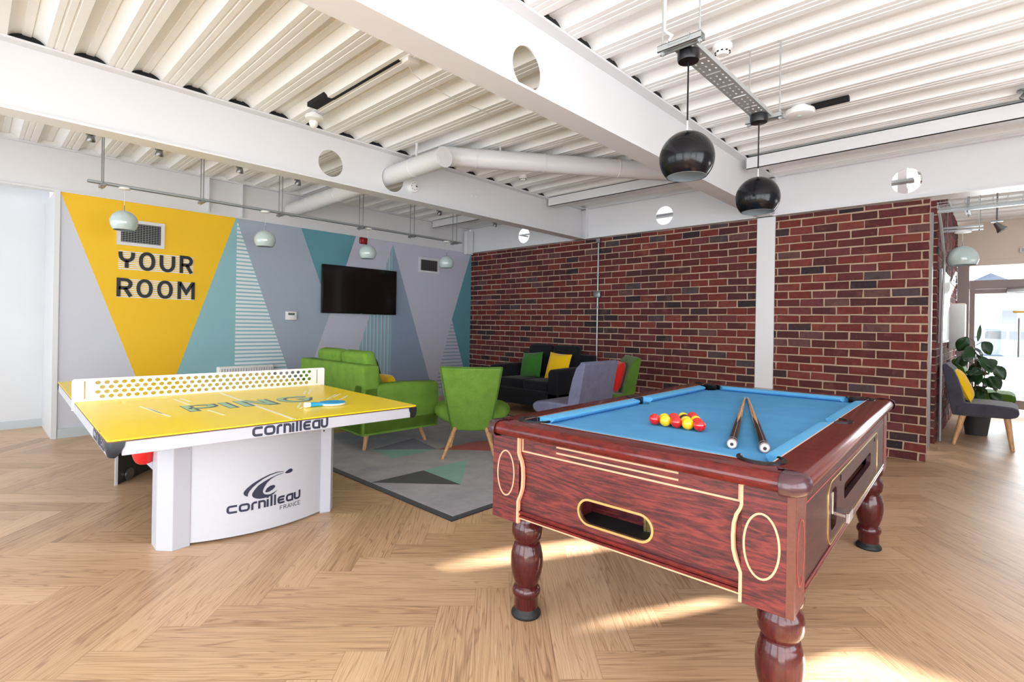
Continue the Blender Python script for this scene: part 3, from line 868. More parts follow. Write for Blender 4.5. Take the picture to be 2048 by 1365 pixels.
cue((.335, .832, ZC + .0168), (1.70, .452, ZC + .0062), 'left hand pool cue of the pair, butt end nearest the racked balls')
cue((.352, .932, ZC + .0168), (1.70, .468, ZC + .0062), 'right hand pool cue of the pair, butt end beside the corner pocket')
# ------------------------------------------------------------------ table tennis table
# local frame: x along the near end, y towards the mural, origin under the middle of the near end
TT = thing('table_tennis_table', 'yellow topped table tennis table with perforated net and curved grey pedestals', 'table', (1.17, 2.65, 0), R(-2))
HT, TW, TL = 0.69, 0.7625, 2.69
L3 = lambda u, v, w: Vector((u, v, w))
b = B(); b.plate(rrect(-TW, 0, TW, TL, .02, 3), [], L3, HT - .006, HT)
b.mi = 1; b.plate(rrect(-TW - .001, -.001, TW + .001, TL + .001, .02, 3), [], L3, HT - .011, HT - .0055)
obj('tabletop', b, [M_laminate, M_edgeband], TT, smooth=0)
b = B()
for x0, y0, x1, y1 in ((-TW + .05, .002, TW - .05, .020), (-TW + .05, TL - .02, TW - .05, TL - .002), (-TW + .002, .05, -TW + .02, TL - .05), (TW - .02, .05, TW - .002, TL - .05)):
    b.box((x0, y0, HT - .070), (x1, y1, HT - .011), .002, 1)
b.box((-TW + .02, .02, HT - .03), (TW - .02, TL - .02, HT - .012))
obj('apron', b, M_alu, TT, smooth=0)
for sx, y, sy in ((-1, 0, 1), (1, 0, 1), (-1, TL, -1), (1, TL, -1)):
    b = B(); L = []
    for z, e, o in ((HT - .011, .062, -.002), (HT - .030, .058, -.003), (HT - .055, .046, -.001), (HT - .072, .034, .004), (HT - .078, .026, .010)):
        q = [(e, o), (.02 + o, o)] + [(o + .02 - .02 * math.sin(R(t)), o + .02 - .02 * math.cos(R(t))) for t in (15, 45, 75)] + [(o, .02 + o), (o, e), (.03, e), (.03, .03), (e, .03)]
        L.append([Vector((sx * (TW - u), y + sy * v, z)) for u, v in q])
    b.rings(L, True, True); obj('corner_guard', b, M_cap, TT, smooth=30)
# print on the top
b = B(); z = (0.0002, 0.0010)
T3 = lambda u, v, w: Vector((u, v, HT + w))
b.ribbon([(.006, .004), (.006, 1.30)], .018, T3, *z); b.ribbon([(.006, 1.37), (.006, TL - .004)], .018, T3, *z)
for q in (((.447, .57), (.597, .762)), ((.525, .64), (.634, .764)), ((.446, .436), (.618, .635)), ((.427, .891), (.503, 1.041)), ((.462, .893), (.574, 1.115)), ((.171, .365), (.256, .528)), ((.162, .312), (.195, .359)),
          ((-.297, 1.156), (-.280, .836)), ((-.26, 1.143), (-.245, .967)), ((-.248, .579), (-.228, .349)), ((-.506, .938), (-.449, .48)), ((-.485, .87), (-.460, .60)),
          ((-.36, 2.2), (-.25, 2.0)), ((.3, 2.3), (.42, 2.1))):
    b.ribbon(q, .012, T3, *z)
obj('white_lines', b, M_line, TT, smooth=0)
def ping(b, sw, t0, t1, dx=0, dy=0):
    f = lambda pts: [(x + dx, y + dy) for x, y in pts]
    y0, y1 = .575, .815
    b.ribbon(f([(-.315, y0), (-.315, y1 - .02), (-.22, y1 - .02)] + arc(-.235, y1 - .075, .045, .055, 80, -80, 7) + [(-.315, y1 - .13)]), sw, T3, t0, t1)
    b.ribbon(f([(-.118, y0), (-.118, y1)]), sw, T3, t0, t1)
    b.ribbon(f([(-.030, y0), (-.030, y1 - .01), (.005, y1 - .01), (.090, y0 + .01), (.108, y0 + .01), (.108, y1)]), sw, T3, t0, t1)
    b.ribbon(f([(.365, y1 - .05), (.33, y1 - .015)] + arc(.275, .695, .075, .105, 75, 330, 14) + [(.36, .69), (.29, .69)]), sw, T3, t0, t1)
b = B(); ping(b, .056, .0004, .0012, .007, -.006); obj('lettering_shadow', b, M_pdark, TT, smooth=0)
b = B(); ping(b, .034, .0014, .0018); obj('lettering', b, M_pgreen, TT, smooth=0)
# net: perforated steel plate with two rails of holes
NY = 1.342
b = B(); holes = []
for r in range(4):
    zc = HT + .026 + r * .0285
    for q in range(31):
        x = -.655 + q * .0437 + (0 if r % 2 else .0)  + (.0218 if r % 2 == 0 else 0)
        if x < .672: holes.append(ellipse(x, zc, .0150, .0124, 8))
holes += [rrect(-.722, HT + .015, -.714, HT + .125, .003, 2), rrect(.714, HT + .015, .722, HT + .125, .003, 2)]
out = [(-.778, HT - .05), (-.7645, HT - .05), (-.7645, HT + .0008), (.7645, HT + .0008), (.7645, HT - .05), (.778, HT - .05)] + arc(.764, HT + .124, .014, .014, 0, 90, 4) + arc(-.764, HT + .124, .014, .014, 90, 180, 4)
b.plate(out, holes, lambda u, v, w: Vector((u, NY + w, v)), -.003, .003)
obj('net', b, M_net, TT, smooth=0)
# pedestals: two folded posts and a bowed panel at each end
for end, (yo, sg) in enumerate(((0.0, 1), (TL, -1))):
    Y = lambda v: yo + sg * v
    ex = .07 if end else 0
    for s, pts in ((-1, [(-.499, .485), (-.440, .424), (-.356, .440), (-.356, .60), (-.499, .60)]), (1, [(.452, .480), (.410, .424), (.352, .440), (.352, .60), (.452, .60)])):
        if end and s < 0: continue
        b = B(); b.poly([(x + (ex if s < 0 else 0), Y(v)) for x, v in pts], L3, 0.0, HT - .012)
        obj('post', b, M_alu, TT, smooth=0, bev=.003)
        b = B(); px = -.372 if s < 0 else .366
        b.cyl((px, Y(.4375 if s < 0 else .434), .515), (px, Y(.45), .515), .005, n=10)
        obj('post_bolt', b, M_blackplastic, TT)
    b = B(); L = []
    for i in range(25):
        t = i / 24; x = -.356 + .708 * t; y = .446 - .075 * (1 - (2 * t - 1) ** 2)
        L.append([Vector((x, Y(y), .012)), Vector((x, Y(y), HT - .03)), Vector((x, Y(y + .006), HT - .03)), Vector((x, Y(y + .006), .012))])
    b.rings(L, True, True)
    obj('pedestal_panel', b, M_panel, TT, smooth=40)
    b = B(); L = []
    for i in range(25):
        t = i / 24; x = -.356 + .708 * t; y = .455 - .075 * (1 - (2 * t - 1) ** 2)
        L.append([Vector((x, Y(y), .012)), Vector((x, Y(y), HT - .03)), Vector((x, Y(y + .004), HT - .03)), Vector((x, Y(y + .004), .012))])
    b.rings(L, True, True)
    obj('inner_panel', b, M_paneldark, TT, smooth=40)
b = B(); b.poly([(-.488, 1.93), (-.478, 1.925), (-.14, 2.345), (-.148, 2.352)], L3, 0.002, HT - .03); obj('shield_panel', b, M_paneldark, TT, smooth=0)
b = B(); b.poly([(-.492, 1.932), (-.489, 1.918), (-.474, 1.920), (-.480, 1.932)], L3, 0.0, HT - .03); obj('shield_edge', b, M_alu, TT, smooth=0)
b = B(); dv = Vector((.338, .42, 0)).normalized(); nv = Vector((dv.y, -dv.x, 0)); c0 = Vector((-.40, 2.022, .045)) + nv * .004
b.cyl(c0, c0 + nv * .012, .045, n=24); obj('transport_wheel', b, M_steel, TT)
# red ball holder under the near left corner
b = B(); L = []
for i in range(9):
    t = i / 8; r0 = .066 * math.cos(t * PI / 2 * .75)
    L.append([Vector((-.522 + r0 * math.cos(2 * PI * q / 20), .655 + r0 * 1.2 * math.sin(2 * PI * q / 20), .535 - .112 * math.sin(t * PI / 2))) for q in range(20)])
b.rings(L, True, True); obj('ball_holder', b, M_red, TT, smooth=60)
b = B(); b.poly([(-.525, .430), (-.499, .395), (-.468, .395), (-.468, .62), (-.49, .62)], lambda u, v, w: Vector((u, w, v)), .606, .612); obj('holder_bracket', b, M_alu, TT, smooth=0)

# lettering on the near apron and on the bowed panel, drawn as strokes
def brand(bb, x0, x1, z0, h, to3, t0, t1):
    s = (x1 - x0) / 402.0; zx = h * 0.78; sw = h * .27
    X = lambda q: x0 + q * s
    r = zx * .34
    def cpath(a, c, kind):
        w = c - a
        if kind == 'c': return [[(c, zx)] + arc(a + r, zx - r, r, r, 90, 180, 4) + arc(a + r, r, r, r, 180, 270, 4) + [(c, 0)]], []
        if kind == 'o': return [], [rrect(a, 0, c, zx, r, 4)]
        if kind == 'r': return [[(a, -sw / 2), (a, zx - r)] + arc(a + r, zx - r, r, r, 180, 90, 4)[1:] + [(c, zx)]], []
        if kind == 'n': return [[(a, -sw / 2), (a, zx), (c - r, zx)] + arc(c - r, zx - r, r, r, 90, 0, 4)[1:] + [(c, -sw / 2)]], []
        if kind == 'i': return [[(a, -sw / 2), (a, zx + sw * .4)], [(a, zx + sw * 1.0), (a, zx + sw * 1.9)]], []
        if kind == 'l': return [[(a, -sw / 2), (a, zx + sw * 1.9)]], []
        if kind == 'e': return [[(c, zx)] + arc(a + r, zx - r, r, r, 90, 180, 4) + arc(a + r, r, r, r, 180, 270, 4) + [(c, 0)], [(a, zx / 2), (c - .1 * w, zx / 2)]], []
        if kind == 'a': return [[(c, -sw / 2), (c, zx), (a + r, zx)] + arc(a + r, zx - r, r, r, 90, 180, 4)[1:] + arc(a + r, r, r, r, 180, 270, 4) + [(c, 0)]], []
        if kind == 'u': return [[(a, zx + sw / 2), (a, r)] + arc(a + r, r, r, r, 180, 270, 4)[1:] + [(c - r, 0)] + arc(c - r, r, r, r, 270, 360, 4)[1:] + [(c, zx + sw * 1.1)]], []
    for kind, a, c in (('c', 6, 50), ('o', 64, 108), ('r', 126, 150), ('n', 162, 192), ('i', 207, 207), ('l', 228, 228), ('l', 248, 248), ('e', 268, 304), ('a', 318, 352), ('u', 367, 398)):
        op, cl = cpath(X(a), X(c), kind)
        sh = lambda p: [(u, z0 + sw / 2 + v) for u, v in p]
        for p in op: bb.ribbon(sh(p), sw, to3, t0, t1)
        for p in cl: bb.ribbon(sh(p), sw, to3, t0, t1, closed=True)
b = B(); ap = lambda u, v, w: Vector((u, .002 - w, v))
brand(b, -.198, .186, HT - .0635, .046, ap, .0004, .0012)
obj('maker_lettering', b, M_navy, TT, smooth=0)
b = B(); brand(b, -.02, .36, HT - .0635, .046, lambda u, v, w: Vector((-TW + .002 - w, .50 - u - .05, v)), .0004, .0012)
obj('maker_lettering', b, M_navy, TT, smooth=0)
PX0, PX1 = -.356, .352
def pan(u, v, w):
    t = (u - PX0) / (PX1 - PX0); y = .446 - .075 * (1 - (2 * t - 1) ** 2)
    return Vector((u, y - w, v))
LOGO = [
 [(0.0993, 0.3245), (0.0615, 0.3286), (0.0162, 0.3222), (-0.0271, 0.3077), (-0.0688, 0.2884), (-0.0983, 0.2669), (-0.1128, 0.2516), (-0.1166, 0.2404), (-0.1124, 0.2302), (-0.1043, 0.2233), (-0.0949, 0.2191), (-0.0937, 0.2332), (-0.0872, 0.2469), (-0.0711, 0.2648), (-0.0465, 0.2842), (-0.0156, 0.3025), (0.0223, 0.3164), (0.0616, 0.3239), (0.0993, 0.3226)],
 [(0.0995, 0.3157), (0.0618, 0.3115), (0.0255, 0.302), (-0.0124, 0.2867), (-0.0407, 0.271), (-0.0599, 0.2506), (-0.072, 0.232), (-0.0732, 0.2202), (-0.0675, 0.2101), (-0.0535, 0.2006), (-0.0338, 0.1946), (-0.0051, 0.1932), (0.0213, 0.1971), (0.0452, 0.207), (0.0633, 0.2229), (0.042, 0.2139), (0.0241, 0.2087), (0.0063, 0.2096), (-0.0083, 0.2158), (-0.0157, 0.2265), (-0.0159, 0.2387), (-0.009, 0.2556), (0.0052, 0.277), (0.0256, 0.2943), (0.0557, 0.3066), (0.0995, 0.3135)],
 [(-0.0042, 0.2302), (0.0057, 0.2464), (0.0233, 0.2564), (0.0413, 0.2578), (0.0511, 0.2525), (0.0506, 0.2443), (0.0387, 0.2331), (0.0208, 0.2248), (0.0061, 0.2225), (-0.0027, 0.2253)],
 [(0.1075, 0.3142), (0.1188, 0.3228), (0.1351, 0.3303), (0.1468, 0.3302), (0.1544, 0.3228), (0.1522, 0.3122), (0.1389, 0.3073), (0.1223, 0.3072), (0.1108, 0.3104)]]
b = B()
for p in LOGO: b.poly(p, pan, .001, .0022)
brand(b, -.1965, .2055, .1395, .0425, pan, .001, .0022)
thin = .0026
FR = {'F': [[(0, 0), (0, 1), (.8, 1)], [(0, .52), (.65, .52)]], 'R': [[(0, 0), (0, 1), (.5, 1), (.75, .85), (.75, .65), (.5, .5), (0, .5)], [(.4, .5), (.95, 0)]], 'A': [[(0, 0), (.5, 1), (1, 0)], [(.2, .35), (.8, .35)]],
      'N': [[(0, 0), (0, 1), (.9, 0), (.9, 1)]], 'C': [[(.9, .88), (.65, 1), (.35, 1), (.08, .75), (.0, .5), (.08, .25), (.35, 0), (.65, 0), (.9, .12)]], 'E': [[(.75, 1), (0, 1), (0, 0), (.8, 0)], [(0, .52), (.6, .52)]]}
for q, ch in enumerate('FRANCE'):
    xa = .0815 + q * .0222
    for p in FR[ch]: b.ribbon([(xa + u * .0172, .104 + v * .0225) for u, v in p], thin, pan, .001, .0022)
obj('emblem', b, M_navy, TT, smooth=0)

# bat on the table
b0 = Matrix.Translation(Vector((1.17, 2.65, HT)))
hp = b0 @ Vector((.212, .318, 0)); he = b0 @ Vector((.432, .338, 0)); d = he - hp
bat = thing('table_tennis_bat', 'blue and white table tennis bat lying on the yellow table top', 'bat', (hp.x, hp.y, HT), math.atan2(d.y, d.x))
b = B(); bl = ellipse(.175, 0, .078, .074, 36); b.poly(bl, L3, .012, .016); obj('rubber_face', b, M_blue, bat)
b = B(); b.poly(bl, L3, .0025, .012); obj('blade', b, M_whiteplastic, bat)
b = B(); b.rings([[Vector((x, y * w, .002 + h * (.5 + zz))) for y, zz in ((-1, -.35), (-.7, -.5), (.7, -.5), (1, -.35), (1, .35), (.7, .5), (-.7, .5), (-1, .35))] for x, w, h in ((.022, .017, .026), (.06, .0145, .024), (.10, .019, .018), (.125, .034, .013))], True, True)
obj('handle', b, M_blue, bat)
b = B(); b.rings([[Vector((x, y * w, .002 + h * (.5 + zz))) for y, zz in ((-1, -.35), (-.7, -.5), (.7, -.5), (1, -.35), (1, .35), (.7, .5), (-.7, .5), (-1, .35))] for x, w, h in ((-.004, .017, .025), (.0, .019, .029), (.022, .018, .028))], True, True)
obj('handle_end', b, M_whiteplastic, bat)
# ------------------------------------------------------------------ rug
b = B(); RX0, RX1, RY0, RY1 = 2.035, 4.95, 2.40, 6.05
b.mi = 1; b.plate([(RX0, RY0), (RX1, RY0), (RX1, RY1), (RX0, RY1)], [], L3, .001, .007)
b.mi = 0; b.plate([(RX0 + .05, RY0 + .05), (RX1 - .05, RY0 + .05), (RX1 - .05, RY1 - .05), (RX0 + .05, RY1 - .05)], [], L3, .002, .0078)
for q, (mi, p) in enumerate(((1, [(2.085, 3.39), (2.562, 3.382), (2.538, 2.895)]), (2, [(2.562, 3.382), (3.041, 3.390), (2.538, 2.895)]), (2, [(2.628, 4.264), (2.584, 3.867), (3.089, 3.864)]),
              (3, [(3.089, 3.864), (3.56, 3.86), (3.80, 3.75), (3.46, 3.42)]), (5, [(2.628, 4.264), (3.089, 3.864), (3.20, 4.4)]), (4, [(2.6, 5.2), (3.0, 5.1), (3.05, 5.62)]), (4, [(4.3, 4.6), (4.7, 4.3), (4.8, 4.9)]), (2, [(4.0, 2.7), (4.5, 2.6), (4.3, 3.1)]))):
    b.mi = mi; b.poly(p, L3, .003, .0081 + q * .0001)
tag(obj('rug', b, M_rug, smooth=0), 'large mottled grey rug with coloured triangles and black border', 'rug')

# ------------------------------------------------------------------ seating
def tapered_leg(p0, p1, r0, r1, n=14): return B().cyl(p0, p1, r0, r1, n)
FL = .008      # rug height under the furniture
def sofa(name, label, fab, loc, rz, Wd, Dp, zs, arm_z, back_z, cush_z, legs, arm_w=.15, back_t=.17, seat_z=.44, base_m=None):
    """local frame: x = forward from the back, y = along the sofa (0 .. Wd)"""
    t = thing(name, label, 'sofa', loc, rz)
    obj('base', soft((0.0, 0.0, zs), (Dp, Wd, seat_z - .13), .02), fab, t)
    obj('back', B().box((0.0, 0.0, zs), (back_t, Wd, back_z), .025, 3), fab, t)
    for y in (0, Wd - arm_w):
        b = B(); L = []
        for x, za in ((0, arm_z), (Dp * .5, arm_z + .012), (Dp - .02, arm_z), (Dp, arm_z - .02)):
            L.append([Vector((x, y + u, v)) for u, v in ((0, zs + .003), (0, za - .03), (.012, za - .008), (.035, za), (arm_w - .035, za), (arm_w - .012, za - .008), (arm_w, za - .03), (arm_w, zs + .003))])
        b.rings(L, True, True); obj('arm', b, fab, t, smooth=50)
    iw = (Wd - 2 * arm_w) / 2
    for q in range(2):
        y0 = arm_w + q * iw
        obj('seat_cushion', soft((back_t + .01, y0 + .003, seat_z - .13), (Dp - .005, y0 + iw - .003, seat_z), .035, 4), fab, t)
        b = B().box((-.075, .006, 0), (.085, iw - .006, cush_z - seat_z + .01), .05, 4)
        for v in b.bm.verts:
            s = v.co.z / (cush_z - seat_z); v.co.x *= 1.05 - .25 * s
            v.co.z += .018 * math.sin((v.co.y / iw) * PI) * s
            v.co.y = iw / 2 + (v.co.y - iw / 2) * (1 - .03 * s)
        M4 = Matrix.Translation(Vector((back_t + .10, y0, seat_z - .01))) @ Matrix.Rotation(R(-14), 4, 'Y')
        b.xform(M4); obj('back_cushion', b, fab, t, smooth=60)
    for p0, p1 in legs:
        obj('leg', tapered_leg(p0, p1, .026, .017), base_m or M_oak, t)
    return t
sofa('green_sofa', 'lime green two seat sofa with back towards the yellow table', M_green, (2.445, 4.13, FL), R(-1.0), 1.32, .84, .165, .615, .80, .92,
     [((.14, .16, .17), (.115, .165, 0)), ((.72, .16, .17), (.80, .155, 0)), ((.14, 1.16, .17), (.09, 1.19, 0)), ((.72, 1.16, .17), (.80, 1.19, 0))])
cz = .44 + FL
def cushion_at(label, fab, loc, rz, lean=14, w=.36, h=.36, t=.13, roll=0, name='scatter_cushion', group='scatter cushions'):
    o = obj(name, pillow(w, h, t), fab, None, smooth=60)
    o.rotation_euler = (R(-lean), R(roll), rz); o.location = loc
    return tag(o, label, 'cushion', group)
cushion_at('yellow cushion mostly hidden behind the arm of the lime green sofa', M_cyellow, (3.05, 4.57, cz + .005), R(84), 24, .27, .235)
cushion_at('small black cushion peeping past the back cushion of the lime green sofa', M_blackfab, (3.05, 4.90, cz), R(90), 16, .34, .40)
sofa('black_sofa', 'black fabric two seat sofa against the brick wall', M_blackfab, (5.99, 5.28, 0), R(180), 1.24, .86, .13, .635, .80, .925,
     [((.1, .1, .14), (.1, .1, 0)), ((.78, .1, .14), (.78, .1, 0)), ((.1, 1.14, .14), (.1, 1.14, 0)), ((.78, 1.14, .14), (.78, 1.14, 0))], .16, .16, .47, M_blackplastic)
cushion_at('green cushion on the black sofa, left of the yellow one', M_cgreen, (5.43, 4.78, .472), R(90), -16, .37, .36, .14, 5)
cushion_at('yellow cushion on the black sofa, right of the green one', M_cyellow, (5.43, 4.33, .472), R(90), -16, .37, .37, .14, -3)

# green cocktail armchair seen from behind
ch = thing('tub_armchair', 'lime green winged armchair with angled oak legs, seen from behind', 'armchair', (3.20, 3.53, FL), R(45.5))
# local: x forward, y to its left
b = B(); L = []
for i in range(13):
    s = i / 12; z = .20 + .605 * s
    hw = .185 + .105 * s ** .9
    xb = -.005 + .045 * (1 - s) ** 2 - .14 * s ** 1.3
    th = .13 - .055 * s
    if i == 0: hw *= .9
    row = []
    for q in range(15):
        u = q / 14 * 2 - 1; row.append(Vector((xb + .045 * u * u, hw * u, z - .012 * (1 - u * u) * (i == 12) )))
    row += [Vector((xb + th + .075 * (q / 14 * 2 - 1) ** 2, hw * .97 * (1 - q / 14 * 2), z)) for q in range(15)]
    L.append(row)
b.rings(L, True, True); obj('backrest', b, M_green, ch, smooth=60, bev=.012)
b = B()
pts = []
for side in (1, -1):
    pts = []
    for i in range(13):
        s = i / 12; z = .20 + .605 * s; hw = (.185 + .105 * s ** .9) * .955
        pts.append((-.005 + .045 * (1 - s) ** 2 - .14 * s ** 1.3 + .038, side * hw, z))
    b.tube([(x - .004, y, z) for x, y, z in pts], .006, 8)
b.tube([(-.145 + .045 * (q / 14 * 2 - 1) ** 2 + .004, .285 * (q / 14 * 2 - 1), .80) for q in range(15)], .006, 8)
obj('piping', b, M_dgreen, ch)
b = B(); L = []
for i in range(17):
    t = i / 16; ph = -PI / 2 + PI * t; k = math.cos(ph) ** .6 if 0 < i < 16 else .02; z = .32 + .098 * math.sin(ph)
    L.append([Vector((.375 + .30 * k * math.copysign(abs(math.cos(a)) ** .75, math.cos(a)), .375 * k * math.copysign(abs(math.sin(a)) ** .85, math.sin(a)) * (1 + .06 * math.cos(a)), z + .03 * (abs(math.sin(a)) ** 2) * k + .03 * k * math.cos(a))) for a in [2 * PI * q / 40 for q in range(40)]])
b.rings(L, True, True); obj('seat', b, M_green, ch, smooth=80)
for p0, p1 in (((.10, .14, .235), (-.225, .235, 0)), ((.10, -.14, .235), (-.225, -.235, 0)), ((.42, .15, .25), (.215, .20, 0)), ((.42, -.15, .25), (.50, -.20, 0))):
    obj('leg', tapered_leg(p0, p1, .021, .013), M_oak, ch)

def lounge_chair(name, label, fab, loc, rz, group=None, sc=1.0):
    """armless lounge chair; local x forward, y across, origin under the back"""
    t = thing(name, label, 'chair', loc, rz, group)
    hw = .285 * sc
    b = B(); L = []
    for x, z, th in ((.075, .315, .10), (.050, .42, .125), (.030, .56, .125), (.006, .70, .112), (-.014, .80, .092), (-.022, .838, .06)):
        L.append([(x, z, th)])
    prof = [(x, z) for ((x, z, th),) in L] + [(.002, .862), (.030, .855)] + [(x + th, z) for ((x, z, th),) in reversed(L)]
    b.poly(prof, lambda u, v, w: Vector((u, w, v)), -hw, hw)
    obj('backrest', b, fab, t, smooth=40, bev=.022)
    b = B(); prof = [(.10, .33), (.11, .43), (.16, .452), (.36, .456), (.54, .446), (.585, .425), (.595, .385), (.575, .345), (.52, .325), (.16, .315)]
    b.poly(prof, lambda u, v, w: Vector((u, w, v)), -hw - .012, hw + .012)
    obj('seat', b, fab, t, smooth=40, bev=.022)
    for x0, x1 in ((.16, .085), (.50, .545)):
        for s in (-1, 1):
            obj('leg', tapered_leg((x0, s * (hw - .05), .335), (x1, s * (hw - .015), 0), .029, .018), M_oak, t)
    return t
lounge_chair('lounge_chair', 'blue grey armless chair behind the pool table, seen from the back', M_grey, (4.17, 2.775, FL), R(90), 'armless lounge chairs')
lounge_chair('lounge_chair', 'moss green armless chair beyond the pool table with a red cushion', M_dgreen, (5.33, 3.10, 0), R(135), 'armless lounge chairs')
cushion_at('red cushion on the moss green chair by the brick wall', M_cred, (5.12, 3.24, .458), R(45), -16, .36, .36, .13)
lounge_chair('lounge_chair', 'charcoal armless chair with yellow cushion by the brick side wall', M_dgrey, (7.60, .445, 0), R(-90), 'armless lounge chairs')
cushion_at('yellow cushion on the charcoal chair at the entrance', M_cyellow, (7.60, .225, .452), R(180), -24, .40, .38, .13)
lounge_chair('lounge_chair', 'green armless chair behind the charcoal chair near the glass door', M_dgreen, (9.10, .445, 0), R(-90), 'armless lounge chairs')

# potted plant between the two chairs
pl = thing('potted_plant', 'dark leaved rubber plant in a pot beside the charcoal chair', 'plant', (8.22, .20, 0))
b = B().lathe([(.10, 0), (.135, .26), (.14, .30), (.125, .30), (.12, .27), (.0, .27)], n=28); obj('pot', b, M_pot, pl)
rnd = random.Random(11)
stems = B(); lv = B()
def leaf(b, base, tip, wd, droop=.25):
    base = Vector(base); tip = Vector(tip); d = tip - base; Ln = d.length; d.normalize()
    nn = Vector((-.75 + rnd.uniform(-.5, .5), -.25 + rnd.uniform(-.5, .5), .55)); s = d.cross(nn); s = s.normalized() if s.length > .05 else Vector((1, 0, 0)); nrm = s.cross(d)
    L = []
    for i in range(8):
        t = i / 7; w = wd * math.sin(PI * min(t * .96 + .03, 1)) ** .75
        c = base + d * Ln * t - Vector((0, 0, droop * Ln * t * t))
        L.append([c - s * w + nrm * w * .25, c - nrm * w * .05, c + s * w + nrm * w * .25])
    b.rings(L, False, False)
for k in range(3):
    bx, by = .03 * math.cos(2.1 * k), .03 * math.sin(2.1 * k); topz = (1.10, .95, .85)[k]
    lean = Vector(((.02, -.03, .05)[k], (.03, -.02, -.05)[k], 0))
    path = [Vector((bx, by, .26)) + lean * s + Vector((0, 0, (topz - .26) * s)) for s in (0, .3, .6, 1)]
    stems.tube(path, [.010, .009, .007, .004], 6)
    for q in range(12):
        s = .25 + .75 * q / 11; c = path[0].lerp(path[-1], s); an = k * 1.1 + q * 2.4
        r = rnd.uniform(.10, .16); kn = c + Vector((math.cos(an) * .07, math.sin(an) * .07, .05))
        tip = kn + Vector((math.cos(an) * r, math.sin(an) * r * .8, rnd.uniform(-.17, -.02)))
        stems.tube([c, kn], .003, 5)
        leaf(lv, kn, tip, rnd.uniform(.052, .072), rnd.uniform(.05, .25))
leaf(lv, (0.02, .0, 1.10), (.05, -.02, 1.28), .02, -.1)
obj('stem', stems, M_stem, pl); lf_ = obj('foliage', lv, M_leaf, pl, smooth=60)
md = lf_.modifiers.new('Solidify', 'SOLIDIFY'); md.thickness = .0015
# ------------------------------------------------------------------ hanging lamps and ceiling fixtures
def globe(t, r, zc, open_z, m_out, cord_top, cord_m, cord_r=.004):
    """spherical shade with an open bottom; zc = centre height, local to t"""
    pr = []; a0 = -math.asin(open_z / r)
    for i in range(23):
        a = a0 + (PI / 2 - a0) * i / 22
        pr.append((r * math.cos(a), zc + r * math.sin(a)))
    b = B().lathe(pr, n=48, cap=False)
    sh = obj('shade', b, m_out, t, smooth=80)
    b = B().lathe([(max(x - .004, .0005), z - (.003 if i > 2 else 0)) for i, (x, z) in enumerate(pr)], n=48, cap=False)
    obj('shade_lining', b, M_shadein, sh, smooth=80)
    obj('neck', B().cyl((0, 0, zc + r - .003), (0, 0, zc + r + .05), .006, .0045, 12), M_chrome, t)
    obj('cord', B().cyl((0, 0, zc + r + .05), (0, 0, cord_top), cord_r, n=8), cord_m, t)
    obj('bulb', B().sphere((0, 0, zc + .01), .028, 16, 10), M_whiteplastic, t)
for x, z, lab in ((2.205, 1.957, 'black globe pendant lamp nearest the camera over the pool table'), (3.13, 1.957, 'black globe pendant lamp farther along over the pool table')):
    t = thing('pendant_lamp', lab, 'lamp', (x, 1.03, 0), 0, 'black pendants over the pool table')
    globe(t, .119, z, .082, M_blackgloss, 2.40, M_blackplastic)
    obj('canopy', B().lathe([(.012, 2.385), (.044, 2.390), (.048, 2.40), (.048, 2.432), (.044, 2.436)], n=28), M_blackplastic, t)
# perforated tray carried on two trapeze bars
tr = thing('cable_tray', 'perforated steel cable tray carrying the two black lamps', 'tray', (0, 1.03, 0))
b = B(); holes = []
for i in range(24):
    x = 2.18 + i * .0425
    if i % 4 == 3: holes += [rrect(x - .006, -.036, x + .006, .036, .004, 2)] if i % 8 == 7 else [rrect(x - .005, .002, x + .007, .036, .003, 2), rrect(x - .005, -.036, x + .007, -.004, .003, 2)]
    else: holes += [ellipse(x, y, .0095, .005, 8) for y in (-.03, 0, .03)]
b.plate([(2.10, -.048), (3.24, -.048), (3.24, .048), (2.10, .048)], holes, L3, 2.438, 2.4395)
obj('tray_bed', b, M_galv, tr, smooth=0)
b = B().box((2.10, -.049, 2.438), (3.24, -.0475, 2.462)).box((2.10, .0475, 2.438), (3.24, .049, 2.462)); obj('tray_side', b, M_galv, tr, smooth=0)
for x in (2.125, 3.215):
    b = B(); b.box((x - .021, -.10, 2.424), (x - .018, .10, 2.452)).box((x + .018, -.10, 2.424), (x + .021, .10, 2.452)).box((x - .021, -.10, 2.4495), (x + .021, .10, 2.452))
    b.box((x - .021, -.10, 2.424), (x - .011, .10, 2.4265)).box((x + .011, -.10, 2.424), (x + .021, .10, 2.4265))
    obj('trapeze_bar', b, M_galv, tr, smooth=0)
    for y in (-.085, .085):
        b = B().cyl((x, y, 2.41), (x, y, ZD + .04), .0045, n=8); b.cyl((x, y, 2.414), (x, y, 2.424), .011, n=6).cyl((x, y, 2.452), (x, y, 2.462), .011, n=6)
        obj('threaded_rod', b, M_galv, tr)
b = B().tube([(2.14, .07, 2.47), (2.145, .05, 2.50), (2.14, .085, 2.53), (2.15, .09, 2.62), (2.15, .085, 2.88)], .007, 8); obj('flex', b, M_whiteplastic, tr)

